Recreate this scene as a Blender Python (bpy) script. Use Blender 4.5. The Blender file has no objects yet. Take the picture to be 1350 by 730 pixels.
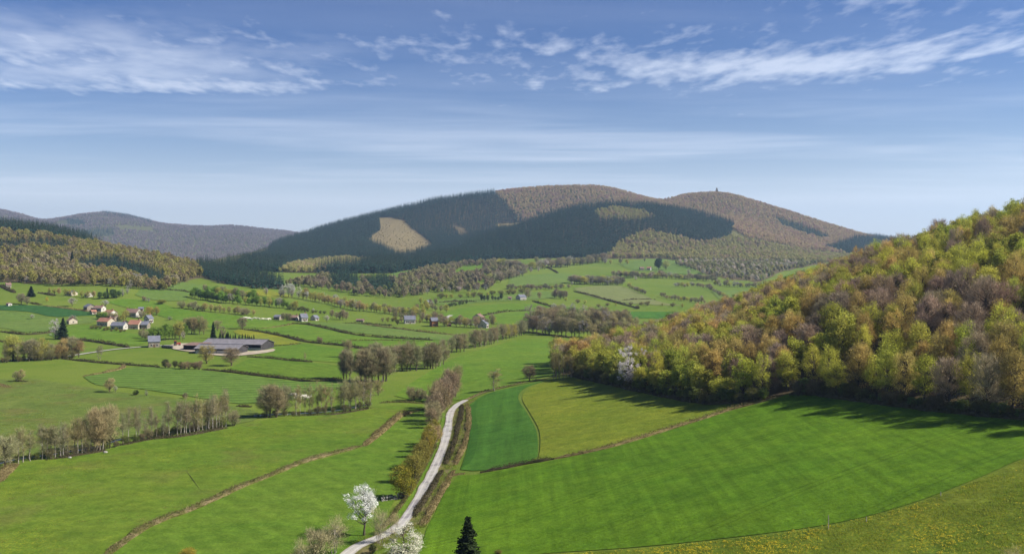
import bpy, math, random
import numpy as np
from mathutils import Vector, Matrix, geometry as mgeo

rng = np.random.default_rng(7)
random.seed(7)
SC = bpy.context.scene
COL = SC.collection

# ------------------------------------------------------------------ camera
F, CX, HOR, ZC = 1297.0, 675.0, 345.0, 53.0      # focal length, centre column and eye-level row in photo pixels; eye height
cam = bpy.data.cameras.new('camera')
cam.sensor_width = 36.0
cam.lens = 36.0 * F / 1350.0
cam.shift_y = -20.0 / 1350.0
cam.clip_start, cam.clip_end = 0.5, 60000
camo = bpy.data.objects.new('camera', cam)
COL.objects.link(camo)
camo.location = (0, 0, ZC)
camo.rotation_euler = (math.radians(90), 0, 0)
SC.camera = camo

# ------------------------------------------------------------------ sun and sky
SUN_EL, SUN_AZ = math.radians(40), math.radians(98)      # azimuth clockwise from +Y
sun_dir = Vector((math.cos(SUN_EL)*math.sin(SUN_AZ), math.cos(SUN_EL)*math.cos(SUN_AZ), math.sin(SUN_EL)))
sl = bpy.data.lights.new('sun', 'SUN')
sl.energy, sl.angle, sl.color = 4.6, math.radians(0.53), (1.0, 0.95, 0.86)
so = bpy.data.objects.new('sun', sl)
COL.objects.link(so)
so.rotation_euler = sun_dir.to_track_quat('Z', 'Y').to_euler()

SC.view_settings.view_transform = 'Standard'
SC.view_settings.look = 'None'
SC.view_settings.gamma = 1.0
SC.view_settings.use_curve_mapping = False
SC.view_settings.exposure = 0.95
SC.render.engine = 'CYCLES'
cy = SC.cycles
cy.use_denoising = True
cy.max_bounces = 7
cy.diffuse_bounces = 4
cy.glossy_bounces = 1
cy.transmission_bounces = 3
cy.volume_bounces = 0
cy.transparent_max_bounces = 4
cy.use_adaptive_sampling = True
cy.adaptive_threshold = 0.01
cy.caustics_reflective = cy.caustics_refractive = False


class NT:
    """small node-tree helper"""
    def __init__(s, tree):
        s.t = tree
        tree.nodes.clear()
    def n(s, typ, **kw):
        nd = s.t.nodes.new(typ)
        for k, v in kw.items():
            if k.startswith('i_'):
                nd.inputs[k[2:].replace('_', ' ')].default_value = v
            else:
                setattr(nd, k, v)
        return nd
    def l(s, a, b):
        s.t.links.new(a, b)
    def put(s, sock, v):
        if isinstance(v, bpy.types.NodeSocket):
            s.l(v, sock)
        else:
            sock.default_value = v
    def math(s, op, a, b=0.0, c=None, clamp=False):
        nd = s.n('ShaderNodeMath', operation=op, use_clamp=clamp)
        s.put(nd.inputs[0], a)
        s.put(nd.inputs[1], b)
        if c is not None:
            s.put(nd.inputs[2], c)
        return nd.outputs[0]
    def mix(s, f, a, b, blend='MIX'):
        nd = s.n('ShaderNodeMix', data_type='RGBA', blend_type=blend)
        s.put(nd.inputs[0], f)
        for i, v in ((6, a), (7, b)):
            if not isinstance(v, bpy.types.NodeSocket) and len(v) == 3:
                v = (*v, 1)
            s.put(nd.inputs[i], v)
        return nd.outputs[2]
    def noise(s, vec, scale, detail=3.0, rough=0.55, dist=0.0):
        nd = s.n('ShaderNodeTexNoise')
        nd.inputs['Scale'].default_value = scale
        nd.inputs['Detail'].default_value = detail
        nd.inputs['Roughness'].default_value = rough
        nd.inputs['Distortion'].default_value = dist
        if vec is not None:
            s.l(vec, nd.inputs['Vector'])
        return nd.outputs['Fac']
    def rng(s, v, a, b, c=0.0, d=1.0, smooth=True):
        nd = s.n('ShaderNodeMapRange', interpolation_type='SMOOTHSTEP' if smooth else 'LINEAR')
        s.put(nd.inputs[0], v)
        for i, x in enumerate((a, b, c, d)):
            nd.inputs[i+1].default_value = x
        return nd.outputs[0]
    def mapping(s, vec, loc=(0, 0, 0), rot=(0, 0, 0), scale=(1, 1, 1)):
        nd = s.n('ShaderNodeMapping')
        s.l(vec, nd.inputs[0])
        nd.inputs[1].default_value, nd.inputs[2].default_value, nd.inputs[3].default_value = loc, rot, scale
        return nd.outputs[0]


def make_world():
    w = bpy.data.worlds.new('World')
    SC.world = w
    w.use_nodes = True
    g = NT(w.node_tree)
    sky = g.n('ShaderNodeTexSky', sky_type='NISHITA', sun_disc=False)
    sky.sun_elevation, sky.sun_rotation = SUN_EL, SUN_AZ
    sky.altitude, sky.air_density, sky.dust_density, sky.ozone_density = 600, 1.0, 1.1, 4.0
    tc = g.n('ShaderNodeTexCoord')
    sep = g.n('ShaderNodeSeparateXYZ')
    g.l(tc.outputs['Generated'], sep.inputs[0])
    dx, dy, dz = sep.outputs
    z = g.math('MAXIMUM', dz, 0.02)
    zz = g.math('ADD', z, 0.015)
    px, py = g.math('DIVIDE', dx, zz), g.math('DIVIDE', dy, zz)       # a flat cloud deck overhead
    comb = g.n('ShaderNodeCombineXYZ')
    g.l(px, comb.inputs[0]); g.l(py, comb.inputs[1])
    p = comb.outputs[0]
    # fleecy altocumulus: banks of small puffs
    bank = g.noise(g.mapping(p, loc=(3.0, 0.9, 0), rot=(0, 0, 0.05), scale=(0.36, 0.62, 1)), 1.0, 2.0, 0.5)
    puffs = g.noise(g.mapping(p, scale=(5.2, 2.7, 1)), 1.0, 3.0, 0.55, 0.3)
    puffs2 = g.noise(g.mapping(p, loc=(7, 2, 0), scale=(13.0, 6.0, 1)), 1.0, 3.0, 0.55)
    def blob(x, y, sx, sy, tilt=0.0):
        ax = g.math('SUBTRACT', px, x)
        ay = g.math('SUBTRACT', g.math('SUBTRACT', py, y), g.math('MULTIPLY', ax, tilt))
        d = g.math('ADD', g.math('POWER', g.math('DIVIDE', ax, sx), 2.0), g.math('POWER', g.math('DIVIDE', ay, sy), 2.0))
        return g.math('EXPONENT', g.math('MULTIPLY', d, -1.0))
    veil = g.math('MULTIPLY', blob(-2.0, 4.5, 1.15, 0.85), 0.52)
    b1 = g.math('MULTIPLY', blob(-1.9, 4.4, 1.1, 0.8), 0.33)
    b2 = g.math('MULTIPLY', blob(-1.65, 5.15, 0.95, 0.22), 0.30)
    b3 = g.math('MULTIPLY', blob(1.5, 4.58, 1.25, 0.36, -0.33), 0.25)
    b5 = g.math('MULTIPLY', blob(0.3, 4.45, 1.7, 0.75), 0.205)
    cov = g.math('ADD', g.math('MULTIPLY', g.math('SUBTRACT', bank, 0.5), 0.55), g.math('ADD', g.math('ADD', b1, b2), g.math('ADD', b3, b5)))
    tex = g.math('ADD', g.math('MULTIPLY', puffs, 0.62), g.math('MULTIPLY', puffs2, 0.38))
    fl = g.math('ADD', tex, cov)
    fl = g.rng(fl, 0.50, 1.04, 0.0, 0.62)
    # thin streaks lower down
    cir = g.noise(g.mapping(p, loc=(1, 4, 0), rot=(0, 0, 0.16), scale=(0.22, 0.55, 1)), 1.0, 4.0, 0.55, 0.6)
    cir2 = g.noise(g.mapping(p, loc=(5, 2, 0), rot=(0, 0, 0.22), scale=(0.5, 1.5, 1)), 1.0, 4.0, 0.55, 0.5)
    cfar = g.math('MULTIPLY', g.rng(py, 4.6, 6.2, 0.3, 1.0), g.rng(py, 8.0, 14.0, 1.0, 0.0))
    cirr = g.rng(g.math('ADD', g.math('MULTIPLY', cir, 0.7), g.math('MULTIPLY', cir2, 0.3)), 0.42, 0.74, 0.0, 0.30)
    veil = g.math('MULTIPLY', veil, g.rng(g.noise(g.mapping(p, scale=(1.6, 1.3, 1)), 1.0, 4.0, 0.6), 0.3, 0.7, 0.35, 1.2))
    thin = g.math('MINIMUM', g.math('DIVIDE', 0.0040, g.math('ADD', g.math('MULTIPLY', z, z), 0.002)), 0.7)        # an even thin veil, denser along slanting sight lines
    cl = g.math('MAXIMUM', g.math('MAXIMUM', fl, veil), g.math('ADD', g.math('MULTIPLY', cirr, cfar), thin, clamp=True))
    hs = g.n('ShaderNodeHueSaturation')
    hs.inputs['Saturation'].default_value = 1.24
    hs.inputs['Hue'].default_value = 0.508
    dim = g.mix(1.0, sky.outputs[0], (0.1, 0.1, 0.1), 'MULTIPLY')
    gm = g.n('ShaderNodeGamma'); gm.inputs[1].default_value = 1.52
    g.l(dim, gm.inputs[0])
    g.l(g.mix(1.0, gm.outputs[0], (10, 10, 10), 'MULTIPLY'), hs.inputs['Color'])
    gam = g.n('ShaderNodeGamma')
    g.l(hs.outputs[0], gam.inputs[0])
    gam.inputs[1].default_value = 1.0
    col = g.mix(cl, gam.outputs[0], (8.4, 8.9, 10.0))
    bg = g.n('ShaderNodeBackground')
    g.l(col, bg.inputs[0])
    bg.inputs[1].default_value = 0.064
    out = g.n('ShaderNodeOutputWorld')
    g.l(bg.outputs[0], out.inputs[0])
make_world()

# ------------------------------------------------------------------ noise in numpy
def _hash(ix, iy, seed):
    n = (ix*374761393 + iy*668265263 + seed*974634777) & 0x7fffffff
    n = ((n ^ (n >> 13))*1274126177) & 0x7fffffff
    return ((n ^ (n >> 16)) & 0xffff)/65535.0

def vnoise(x, y, seed=0):
    ix, iy = np.floor(x).astype(np.int64), np.floor(y).astype(np.int64)
    fx, fy = x-ix, y-iy
    fx, fy = fx*fx*(3-2*fx), fy*fy*(3-2*fy)
    a, b = _hash(ix, iy, seed), _hash(ix+1, iy, seed)
    c, d = _hash(ix, iy+1, seed), _hash(ix+1, iy+1, seed)
    return (a+(b-a)*fx)*(1-fy)+(c+(d-c)*fx)*fy

def fbm(x, y, seed=0, octv=4):
    s, a = 0.0, 0.5
    for o in range(octv):
        s = s+a*(vnoise(x, y, seed+o)-0.5)*2
        x, y, a = x*2.03+3.1, y*2.03+1.7, a*0.5
    return s

# ------------------------------------------------------------------ the lie of the land
# cross-valley profiles: each is a line across the view, (bearing in photo columns, value...) with value 'z' heights
# at a depth, or rows seen from the lookout ('r': row and depth).  Between the lines the land is lofted smoothly.
PXG = np.arange(-1400, 2801, 5.0)

def line_yz(pts):          # (px, depth, z)
    pts = np.array(pts, float)
    return np.interp(PXG, pts[:, 0], pts[:, 1]), np.interp(PXG, pts[:, 0], pts[:, 2])

def line_rz(pts):          # (px, row, z)  -> depth follows
    pts = np.array(pts, float)
    d = (ZC-pts[:, 2])*F/(pts[:, 1]-HOR)
    return np.interp(PXG, pts[:, 0], d), np.interp(PXG, pts[:, 0], pts[:, 2])

def line_rd(pts):          # (px, row, depth) -> z follows
    pts = np.array(pts, float)
    z = ZC-(pts[:, 1]-HOR)*pts[:, 2]/F
    return np.interp(PXG, pts[:, 0], pts[:, 2]), np.interp(PXG, pts[:, 0], z)

LINES = [
    line_yz([(-1400, -80, 50), (2800, -80, 52)]),
    line_yz([(-1400, 2, 44), (2800, 2, 46)]),
    line_yz([(-1400, 40, 28), (700, 40, 29), (2800, 40, 32)]),
    line_yz([(-1400, 100, 6), (500, 100, 6), (900, 98, 12), (1350, 92, 18), (2800, 90, 24)]),
    line_rz([(-1400, 760, 0), (450, 760, -1), (700, 760, 1), (1000, 760, 7), (1350, 760, 13), (1700, 760, 17), (2800, 760, 20)]),
    line_rz([(-1400, 640, 0), (560, 640, 0), (620, 640, 1.8), (700, 640, 4), (1000, 640, 11), (1350, 630, 18), (1700, 620, 25), (2800, 620, 27)]),
    line_rz([(-1400, 540, 0), (590, 540, 0.5), (640, 540, 2.5), (720, 540, 6), (940, 533, 13.5), (1050, 520, 18), (1200, 535, 20), (1350, 552, 21.5), (1700, 560, 27), (2800, 560, 28)]),
    line_yz([(-1400, 450, 2), (600, 452, 1.5), (680, 425, 3), (750, 412, 5.5), (800, 380, 9), (900, 352, 16), (1000, 325, 24), (1100, 300, 33), (1200, 290, 38), (1350, 275, 44), (1700, 270, 54), (2800, 270, 64)]),
    line_yz([(-1400, 520, 3), (600, 520, 2), (700, 485, 2.5), (750, 468, 3.5), (800, 468, 8), (900, 470, 17), (1000, 460, 30), (1100, 432, 42), (1200, 402, 51), (1350, 380, 65), (1700, 380, 92), (2800, 380, 120)]),
    line_yz([(-1400, 618, 5), (0, 618, 4), (300, 618, 3), (700, 618, 2.5), (850, 618, 3), (950, 618, 8), (1100, 618, 28), (1350, 620, 60), (1700, 620, 110), (2800, 620, 140)]),
    line_yz([(-1400, 730, 12), (0, 730, 8.5), (160, 730, 8), (350, 730, 5.5), (600, 760, 4), (800, 800, 3), (950, 800, 2), (1100, 800, 5), (1350, 800, 30), (1700, 800, 90), (2800, 800, 130)]),
    line_rz([(-1400, 396, 22), (0, 400, 19), (150, 400, 18), (250, 400, 17), (380, 402, 14), (500, 404, 10), (620, 405, 9), (720, 400, 10), (900, 398, 10), (1100, 398, 8), (1350, 398, 14), (2800, 390, 15)]),
    line_rz([(-1400, 376, 31), (0, 381, 28), (150, 381, 28), (300, 382, 24), (450, 382, 20), (620, 378, 22), (800, 374, 23), (900, 373, 22), (1100, 374, 20), (2800, 374, 22)]),
    line_rd([(-1400, 352, 1150), (0, 358, 1090), (150, 358, 1120), (250, 363, 1180), (350, 368, 1260), (450, 368, 1350), (560, 362, 1450), (650, 355, 1560), (800, 352, 1720), (900, 352, 1750), (1050, 352, 1780), (1200, 352, 1800), (2800, 352, 1800)]),
    # left wooded ridge / foot of the mountains
    line_rd([(-1400, 285, 1560), (-100, 293, 1560), (0, 300, 1540), (60, 306, 1540), (110, 317, 1540), (180, 332, 1560), (240, 343, 1580), (300, 352, 1650), (400, 352, 1900), (520, 345, 2000), (620, 340, 2000), (760, 338, 2000), (850, 336, 2050), (950, 337, 2100), (1050, 340, 2150), (1150, 345, 2200), (1350, 345, 2200), (2800, 345, 2200)]),
    # middle dark hill
    line_rd([(-1400, 330, 2500), (200, 352, 2500), (300, 345, 2300), (400, 335, 2500), (500, 327, 2600), (570, 332, 2600), (600, 328, 2650), (640, 314, 2650), (700, 293, 2700), (760, 276, 2750), (800, 271, 2750), (850, 272, 2750), (900, 280, 2750), (950, 292, 2750), (1000, 305, 2750), (1060, 320, 2750), (1120, 330, 2750), (1200, 338, 2750), (2800, 345, 2750)]),
    line_rd([(-1400, 335, 3000), (200, 356, 3000), (300, 338, 2700), (400, 320, 2900), (500, 303, 3000), (570, 307, 3050), (640, 313, 3060), (700, 303, 3060), (760, 285, 3080), (800, 280, 3080), (850, 280, 3080), (900, 279, 3080), (950, 284, 3080), (1000, 292, 3080), (1060, 306, 3080), (1120, 318, 3080), (1200, 328, 3080), (2800, 345, 3080)]),
    # main ridge and the tower hill
    line_rd([(-1400, 330, 3500), (150, 362, 3200), (250, 356, 3000), (295, 345, 3000), (335, 332, 3100), (370, 320, 3200), (450, 296, 3300), (520, 279, 3400), (580, 265, 3450), (650, 256, 3500), (700, 250, 3600), (740, 249, 3600), (780, 246, 3600), (810, 250, 3600), (840, 259, 3600), (870, 267, 3550), (905, 258, 3500), (945, 255, 3500), (975, 261, 3500), (1010, 271, 3500), (1060, 287, 3500), (1110, 302, 3500), (1150, 312, 3500), (1200, 320, 3500), (1260, 330, 3500), (1400, 345, 3500), (2800, 350, 3500)]),
    line_yz([(-1400, 4400, 20), (295, 4200, 30), (500, 4500, 150), (780, 4600, 220), (950, 4500, 180), (1150, 4500, 80), (2800, 4500, 30)]),
    line_rd([(-1400, 275, 7000), (-60, 268, 7000), (0, 279, 7000), (22, 283, 7000), (57, 294, 7000), (85, 288, 7000), (105, 284, 7000), (135, 281, 7000), (170, 286, 7000), (215, 297, 7000), (260, 300, 7000), (310, 300, 7000), (375, 307, 7000), (440, 315, 7000), (600, 335, 7000), (2800, 335, 7000)]),
    line_yz([(-1400, 9500, 120), (2800, 9500, 60)]),
    line_yz([(-1400, 40000, 60), (2800, 40000, 60)]),
]
def _gauss(a, s):
    k = np.exp(-0.5*(np.arange(-30, 31)*5.0/s)**2); k /= k.sum()
    return np.convolve(np.pad(a, 30, mode='edge'), k, mode='valid')
LY = np.stack([_gauss(a, 16.0 if i < 17 else 9.0) for i, (a, b) in enumerate(LINES)])
LZ = np.stack([_gauss(b, 16.0 if i < 17 else 9.0) for i, (a, b) in enumerate(LINES)])
RIDGE = 8
# monotone (Fritsch-Carlson) slopes along the depth
dY, dZ = np.diff(LY, axis=0), np.diff(LZ, axis=0)
assert (dY > 0).all(), np.argwhere(dY <= 0)[:5]
SL = dZ/dY
M = np.zeros_like(LZ)
M[0], M[-1] = SL[0], SL[-1]
w1, w2 = 2*dY[1:]+dY[:-1], dY[1:]+2*dY[:-1]
same = (SL[1:]*SL[:-1]) > 0
with np.errstate(divide='ignore', invalid='ignore'):
    hm = (w1+w2)/(w1/SL[:-1]+w2/SL[1:])
M[1:-1] = np.where(same, hm, 0.0)

def H(x, y):
    x, y = np.atleast_1d(np.asarray(x, float)), np.atleast_1d(np.asarray(y, float))
    x, y = np.broadcast_arrays(x, y)
    shp = x.shape
    x, y = x.ravel(), y.ravel()
    out = np.empty(len(x))
    for s in range(0, len(x), 60000):
        xx, yy = x[s:s+60000], y[s:s+60000]
        pf = (CX+F*xx/np.maximum(yy, 60.0)-PXG[0])/5.0
        pf = np.clip(pf, 0, len(PXG)-1.001)
        i = pf.astype(int); t = pf-i
        Y = LY[:, i]*(1-t)+LY[:, i+1]*t
        k = np.clip((Y <= yy).sum(0)-1, 0, len(LY)-2)
        a = np.arange(len(xx))
        def g(T, kk):
            return T[kk, i]*(1-t)+T[kk, i+1]*t
        y0, y1, z0, z1 = Y[k, a], Y[k+1, a], g(LZ, k), g(LZ, k+1)
        m0, m1 = g(M, k), g(M, k+1)
        h = y1-y0
        q = np.clip((yy-y0)/h, 0, 1)
        z = (2*q**3-3*q**2+1)*z0+(q**3-2*q**2+q)*h*m0+(-2*q**3+3*q**2)*z1+(q**3-q**2)*h*m1
        amp = np.interp(yy, [0, 150, 400, 900, 1500, 2500, 3600, 7000, 12000], [0.2, 0.25, 0.5, 1.2, 3.0, 7.0, 7.0, 14.0, 14.0])
        sc = np.interp(yy, [0, 400, 1500, 3000, 7000], [60, 90, 160, 260, 420])
        z = z+amp*fbm(xx/160.0, yy/160.0, 3, 3)*0.6+np.where(yy > 1200, amp*fbm(xx/420.0+9, yy/420.0, 5, 4), 0)
        out[s:s+60000] = z
    return out.reshape(shp)

def Hs(x, y):
    return float(H(x, y)[0])

YS = np.geomspace(45, 12000, 2600)
def pix(px, py, ymin=0.0, ymax=1e9):
    """the point of the land seen at a photo pixel"""
    u, s = (px-CX)/F, (HOR-py)/F
    ys = YS[(YS >= ymin) & (YS <= ymax)]
    d = H(u*ys, ys)-(ZC+s*ys)
    hit = np.nonzero(d >= 0)[0]
    if len(hit) == 0:
        k = int(np.argmax(d/ys)); y = ys[k]
    elif hit[0] == 0:
        y = ys[0]
    else:
        k = hit[0]
        t = -d[k-1]/(d[k]-d[k-1])
        y = ys[k-1]+t*(ys[k]-ys[k-1])
    return np.array([u*y, y, Hs(u*y, y)])

def topix(x, y, z):
    return CX+F*x/y, HOR-F*(z-ZC)/y

def inpoly(px, py, poly):
    px, py = np.asarray(px, float), np.asarray(py, float)
    r = np.zeros(px.shape, bool)
    n = len(poly)
    for i in range(n):
        x0, y0 = poly[i]; x1, y1 = poly[(i+1) % n]
        if y0 == y1:
            continue
        c = ((y0 > py) != (y1 > py)) & (px < (x1-x0)*(py-y0)/(y1-y0)+x0)
        r ^= c
    return r

# ------------------------------------------------------------------ object helpers
def tag(o, label=None, cat=None, group=None, kind=None):
    for k, v in (('label', label), ('category', cat), ('group', group), ('kind', kind)):
        if v:
            o[k] = v
    return o

def mesh_np(name, verts, faces, mats, midx=None, smooth=False):
    """verts (n,3), faces: list/array of quads or tris (arrays of equal width or a list of arrays)"""
    me = bpy.data.meshes.new(name)
    if not isinstance(faces, list):
        faces = [faces]
    faces = [np.asarray(f, np.int32) for f in faces if len(f)]
    verts = np.asarray(verts, np.float32)
    loops = np.concatenate([f.ravel() for f in faces]) if faces else np.zeros(0, np.int32)
    tot = np.concatenate([np.full(len(f), f.shape[1], np.int32) for f in faces]) if faces else np.zeros(0, np.int32)
    me.vertices.add(len(verts)); me.vertices.foreach_set('co', verts.ravel())
    me.loops.add(len(loops)); me.loops.foreach_set('vertex_index', loops)
    me.polygons.add(len(tot))
    st = np.concatenate([[0], np.cumsum(tot)[:-1]]).astype(np.int32) if len(tot) else np.zeros(0, np.int32)
    me.polygons.foreach_set('loop_start', st)
    me.polygons.foreach_set('loop_total', tot)
    if midx is not None:
        me.polygons.foreach_set('material_index', np.asarray(midx, np.int32))
    me.polygons.foreach_set('use_smooth', np.full(len(tot), smooth))
    for m in mats if isinstance(mats, (list, tuple)) else [mats]:
        me.materials.append(m)
    me.update(calc_edges=True)
    me.validate()
    return me

def link(name, data, parent=None, loc=None):
    o = bpy.data.objects.new(name, data)
    COL.objects.link(o)
    if parent is not None:
        o.parent = parent
    if loc is not None:
        o.location = loc
    return o

class MB:
    """collects simple solids, builds one mesh"""
    def __init__(s):
        s.v, s.q, s.t = [], [], []
        s.n = 0
    def add(s, v, q=(), t=()):
        v = np.asarray(v, float).reshape(-1, 3)
        if len(q): s.q.append(np.asarray(q, int)+s.n)
        if len(t): s.t.append(np.asarray(t, int)+s.n)
        s.v.append(v); s.n += len(v)
        return s
    def box(s, c, d, rz=0.0):
        c, d = np.array(c, float), np.array(d, float)/2
        v = np.array([[x, y, z] for z in (-1, 1) for y in (-1, 1) for x in (-1, 1)])*d
        cs, sn = math.cos(rz), math.sin(rz)
        v = v@np.array([[cs, sn, 0], [-sn, cs, 0], [0, 0, 1]])+c
        return s.add(v, [[0, 2, 3, 1], [4, 5, 7, 6], [0, 1, 5, 4], [2, 6, 7, 3], [0, 4, 6, 2], [1, 3, 7, 5]])
    def tube(s, pts, rad, k=5, cap=True):
        pts = np.asarray(pts, float); n = len(pts)
        rad = np.broadcast_to(np.asarray(rad, float), (n,))
        d = np.gradient(pts, axis=0); d /= np.linalg.norm(d, axis=1)[:, None]+1e-9
        up = np.where(np.abs(d[:, 2:3]) > 0.9, np.array([[1.0, 0, 0]]), np.array([[0, 0, 1.0]]))
        a = np.cross(d, up); a /= np.linalg.norm(a, axis=1)[:, None]+1e-9
        b = np.cross(d, a)
        th = np.arange(k)*2*math.pi/k
        v = pts[:, None]+rad[:, None, None]*(np.cos(th)[None, :, None]*a[:, None]+np.sin(th)[None, :, None]*b[:, None])
        i, j = np.meshgrid(np.arange(n-1), np.arange(k), indexing='ij')
        i, j = i.ravel(), j.ravel(); j2 = (j+1) % k
        q = np.stack([i*k+j, i*k+j2, (i+1)*k+j2, (i+1)*k+j], 1)
        s.add(v.reshape(-1, 3), q)
        return s
    def mesh(s, name, mats, smooth=False):
        v = np.concatenate(s.v) if s.v else np.zeros((0, 3))
        f = []
        if s.q: f.append(np.concatenate(s.q))
        if s.t: f.append(np.concatenate(s.t))
        return mesh_np(name, v, f, mats, smooth=smooth)

# ------------------------------------------------------------------ materials
MATS = {}
def mat(name):
    m = bpy.data.materials.new(name)
    m.use_nodes = True
    return m, NT(m.node_tree)

def finish(g, col, rough=0.8, bump=None, bstr=0.4, bdist=0.1, spec=0.2, trans=0.0, tcol=None):
    out = g.n('ShaderNodeOutputMaterial')
    if trans > 0:
        d = g.n('ShaderNodeBsdfDiffuse'); t = g.n('ShaderNodeBsdfTranslucent')
        g.put(d.inputs[0], col); g.put(t.inputs[0], tcol if tcol is not None else col)
        mx = g.n('ShaderNodeMixShader'); mx.inputs[0].default_value = trans
        g.l(d.outputs[0], mx.inputs[1]); g.l(t.outputs[0], mx.inputs[2])
        g.l(mx.outputs[0], out.inputs[0])
        return
    b = g.n('ShaderNodeBsdfPrincipled')
    g.put(b.inputs['Base Color'], col if isinstance(col, bpy.types.NodeSocket) else (*col[:3], 1))
    g.put(b.inputs['Roughness'], rough)
    b.inputs['Specular IOR Level'].default_value = spec
    if bump is not None:
        bn = g.n('ShaderNodeBump')
        bn.inputs['Strength'].default_value, bn.inputs['Distance'].default_value = bstr, bdist
        g.l(bump, bn.inputs['Height'])
        g.l(bn.outputs[0], b.inputs['Normal'])
    g.l(b.outputs[0], out.inputs[0])

def pos(g):
    return g.n('ShaderNodeNewGeometry').outputs['Position']

def grass(name, a, b, big=0.012, yellow=0.0, ycol=(0.42, 0.36, 0.02), stripe=None, sangle=0.0, samt=0.25, drill=None, fine=1.6, dry=0.0, depth=1.0):
    """meadow or crop: two greens mixed at several scales, optional mown bands, drill rows and flowers"""
    a, b, ycol = (tuple(c*0.82 for c in q) for q in (a, b, ycol))
    m, g = mat(name)
    p = pos(g)
    n1 = g.noise(p, big, 4.0, 0.6)
    n2 = g.noise(g.mapping(p, rot=(0, 0, 0.6), scale=(0.06, 0.16, 0.1)), 1.0, 4.0, 0.65)
    n3 = g.noise(p, fine, 4.0, 0.7)
    n4 = g.noise(p, 0.35, 3.0, 0.6)
    f = g.math('ADD', g.math('MULTIPLY', n1, 0.45), g.math('ADD', g.math('MULTIPLY', n2, 0.35), g.math('MULTIPLY', n4, 0.20)))
    col = g.mix(g.rng(f, 0.36, 0.64), a, b)
    v = g.rng(n3, 0.25, 0.75, 1-0.30*depth, 1+0.30*depth, smooth=False)
    n5 = g.noise(p, 0.11, 4.0, 0.65, 0.4)
    v = g.math('MULTIPLY', v, g.math('MULTIPLY', g.rng(n4, 0.28, 0.72, 1-0.16*depth, 1+0.16*depth, smooth=False), g.rng(n5, 0.3, 0.7, 0.87, 1.13, smooth=False)))
    if stripe:
        w = g.n('ShaderNodeTexWave', wave_type='BANDS', bands_direction='X', wave_profile='SIN')
        w.inputs['Scale'].default_value = 2*math.pi/20.0/stripe if False else 0.314/stripe
        w.inputs['Distortion'].default_value = 0.6
        w.inputs['Detail Scale'].default_value = 0.3
        g.l(g.mapping(p, rot=(0, 0, sangle)), w.inputs['Vector'])
        v = g.math('MULTIPLY', v, g.rng(w.outputs['Fac'], 0.1, 0.9, 1-samt, 1+samt*0.4))
    if drill:
        ang, wid = drill
        w = g.n('ShaderNodeTexWave', wave_type='BANDS', bands_direction='X', wave_profile='SIN')
        w.inputs['Scale'].default_value = 0.314/wid
        w.inputs['Distortion'].default_value = 2.5
        w.inputs['Detail'].default_value = 2.0
        w.inputs['Detail Scale'].default_value = 0.5
        g.l(g.mapping(p, rot=(0, 0, ang)), w.inputs['Vector'])
        v = g.math('MULTIPLY', v, g.rng(w.outputs['Fac'], 0.0, 1.0, 0.96, 1.03, smooth=False))
        st = g.noise(g.mapping(p, rot=(0, 0, ang), scale=(0.6, 0.02, 0.1)), 1.0, 3.0, 0.6)
        v = g.math('MULTIPLY', v, g.rng(st, 0.3, 0.7, 0.82, 1.15, smooth=False))
    if drill and drill[1] > 1.6:
        sx = g.n('ShaderNodeSeparateXYZ'); g.l(g.mapping(p, rot=(0, 0, drill[0])), sx.inputs[0])
        fr = g.math('FRACT', g.math('ADD', g.math('DIVIDE', sx.outputs[0], 18.0), 100.0))
        dd = g.math('MULTIPLY', g.math('ABSOLUTE', g.math('SUBTRACT', fr, 0.5)), 18.0)
        tl = g.rng(g.math('ABSOLUTE', g.math('SUBTRACT', dd, 0.9)), 0.12, 0.32, 0.80, 1.0)
        v = g.math('MULTIPLY', v, tl)
    if dry > 0:
        nd = g.noise(p, 0.05, 4.0, 0.6)
        col = g.mix(g.math('MULTIPLY', g.rng(nd, 0.50, 0.70), dry), col, (0.125, 0.105, 0.035))
    if yellow > 0:
        ny = g.noise(p, 0.045, 3.0, 0.6)
        ns = g.noise(p, 2.6, 2.0, 0.6)
        fy = g.math('MULTIPLY', g.rng(ny, 0.45, 0.68), g.rng(ns, 0.50, 0.64))
        col = g.mix(g.math('MULTIPLY', fy, yellow), col, ycol)
    vc = g.n('ShaderNodeMix', data_type='RGBA', blend_type='MULTIPLY')
    vc.inputs[0].default_value = 1.0
    g.l(col, vc.inputs[6])
    cmb = g.n('ShaderNodeCombineColor')
    for i in range(3): g.l(v, cmb.inputs[i])
    g.l(cmb.outputs[0], vc.inputs[7])
    hgt = g.math('ADD', n3, g.math('MULTIPLY', n4, 1.5))
    finish(g, vc.outputs[2], 0.9, hgt, 0.55, 0.25, 0.05)
    MATS[name] = m
    return m

def simple(name, a, b=None, scale=1.0, rough=0.85, bstr=0.0, bscale=None, spec=0.15, metal=0.0):
    m, g = mat(name)
    p = pos(g)
    n = g.noise(p, scale, 4.0, 0.6)
    col = g.mix(g.rng(n, 0.35, 0.65), a, b if b else tuple(c*0.75 for c in a))
    bm = g.noise(p, bscale or scale*4, 3.0, 0.6) if bstr else None
    finish(g, col, rough, bm, bstr, 0.05, spec)
    MATS[name] = m
    return m

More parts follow.
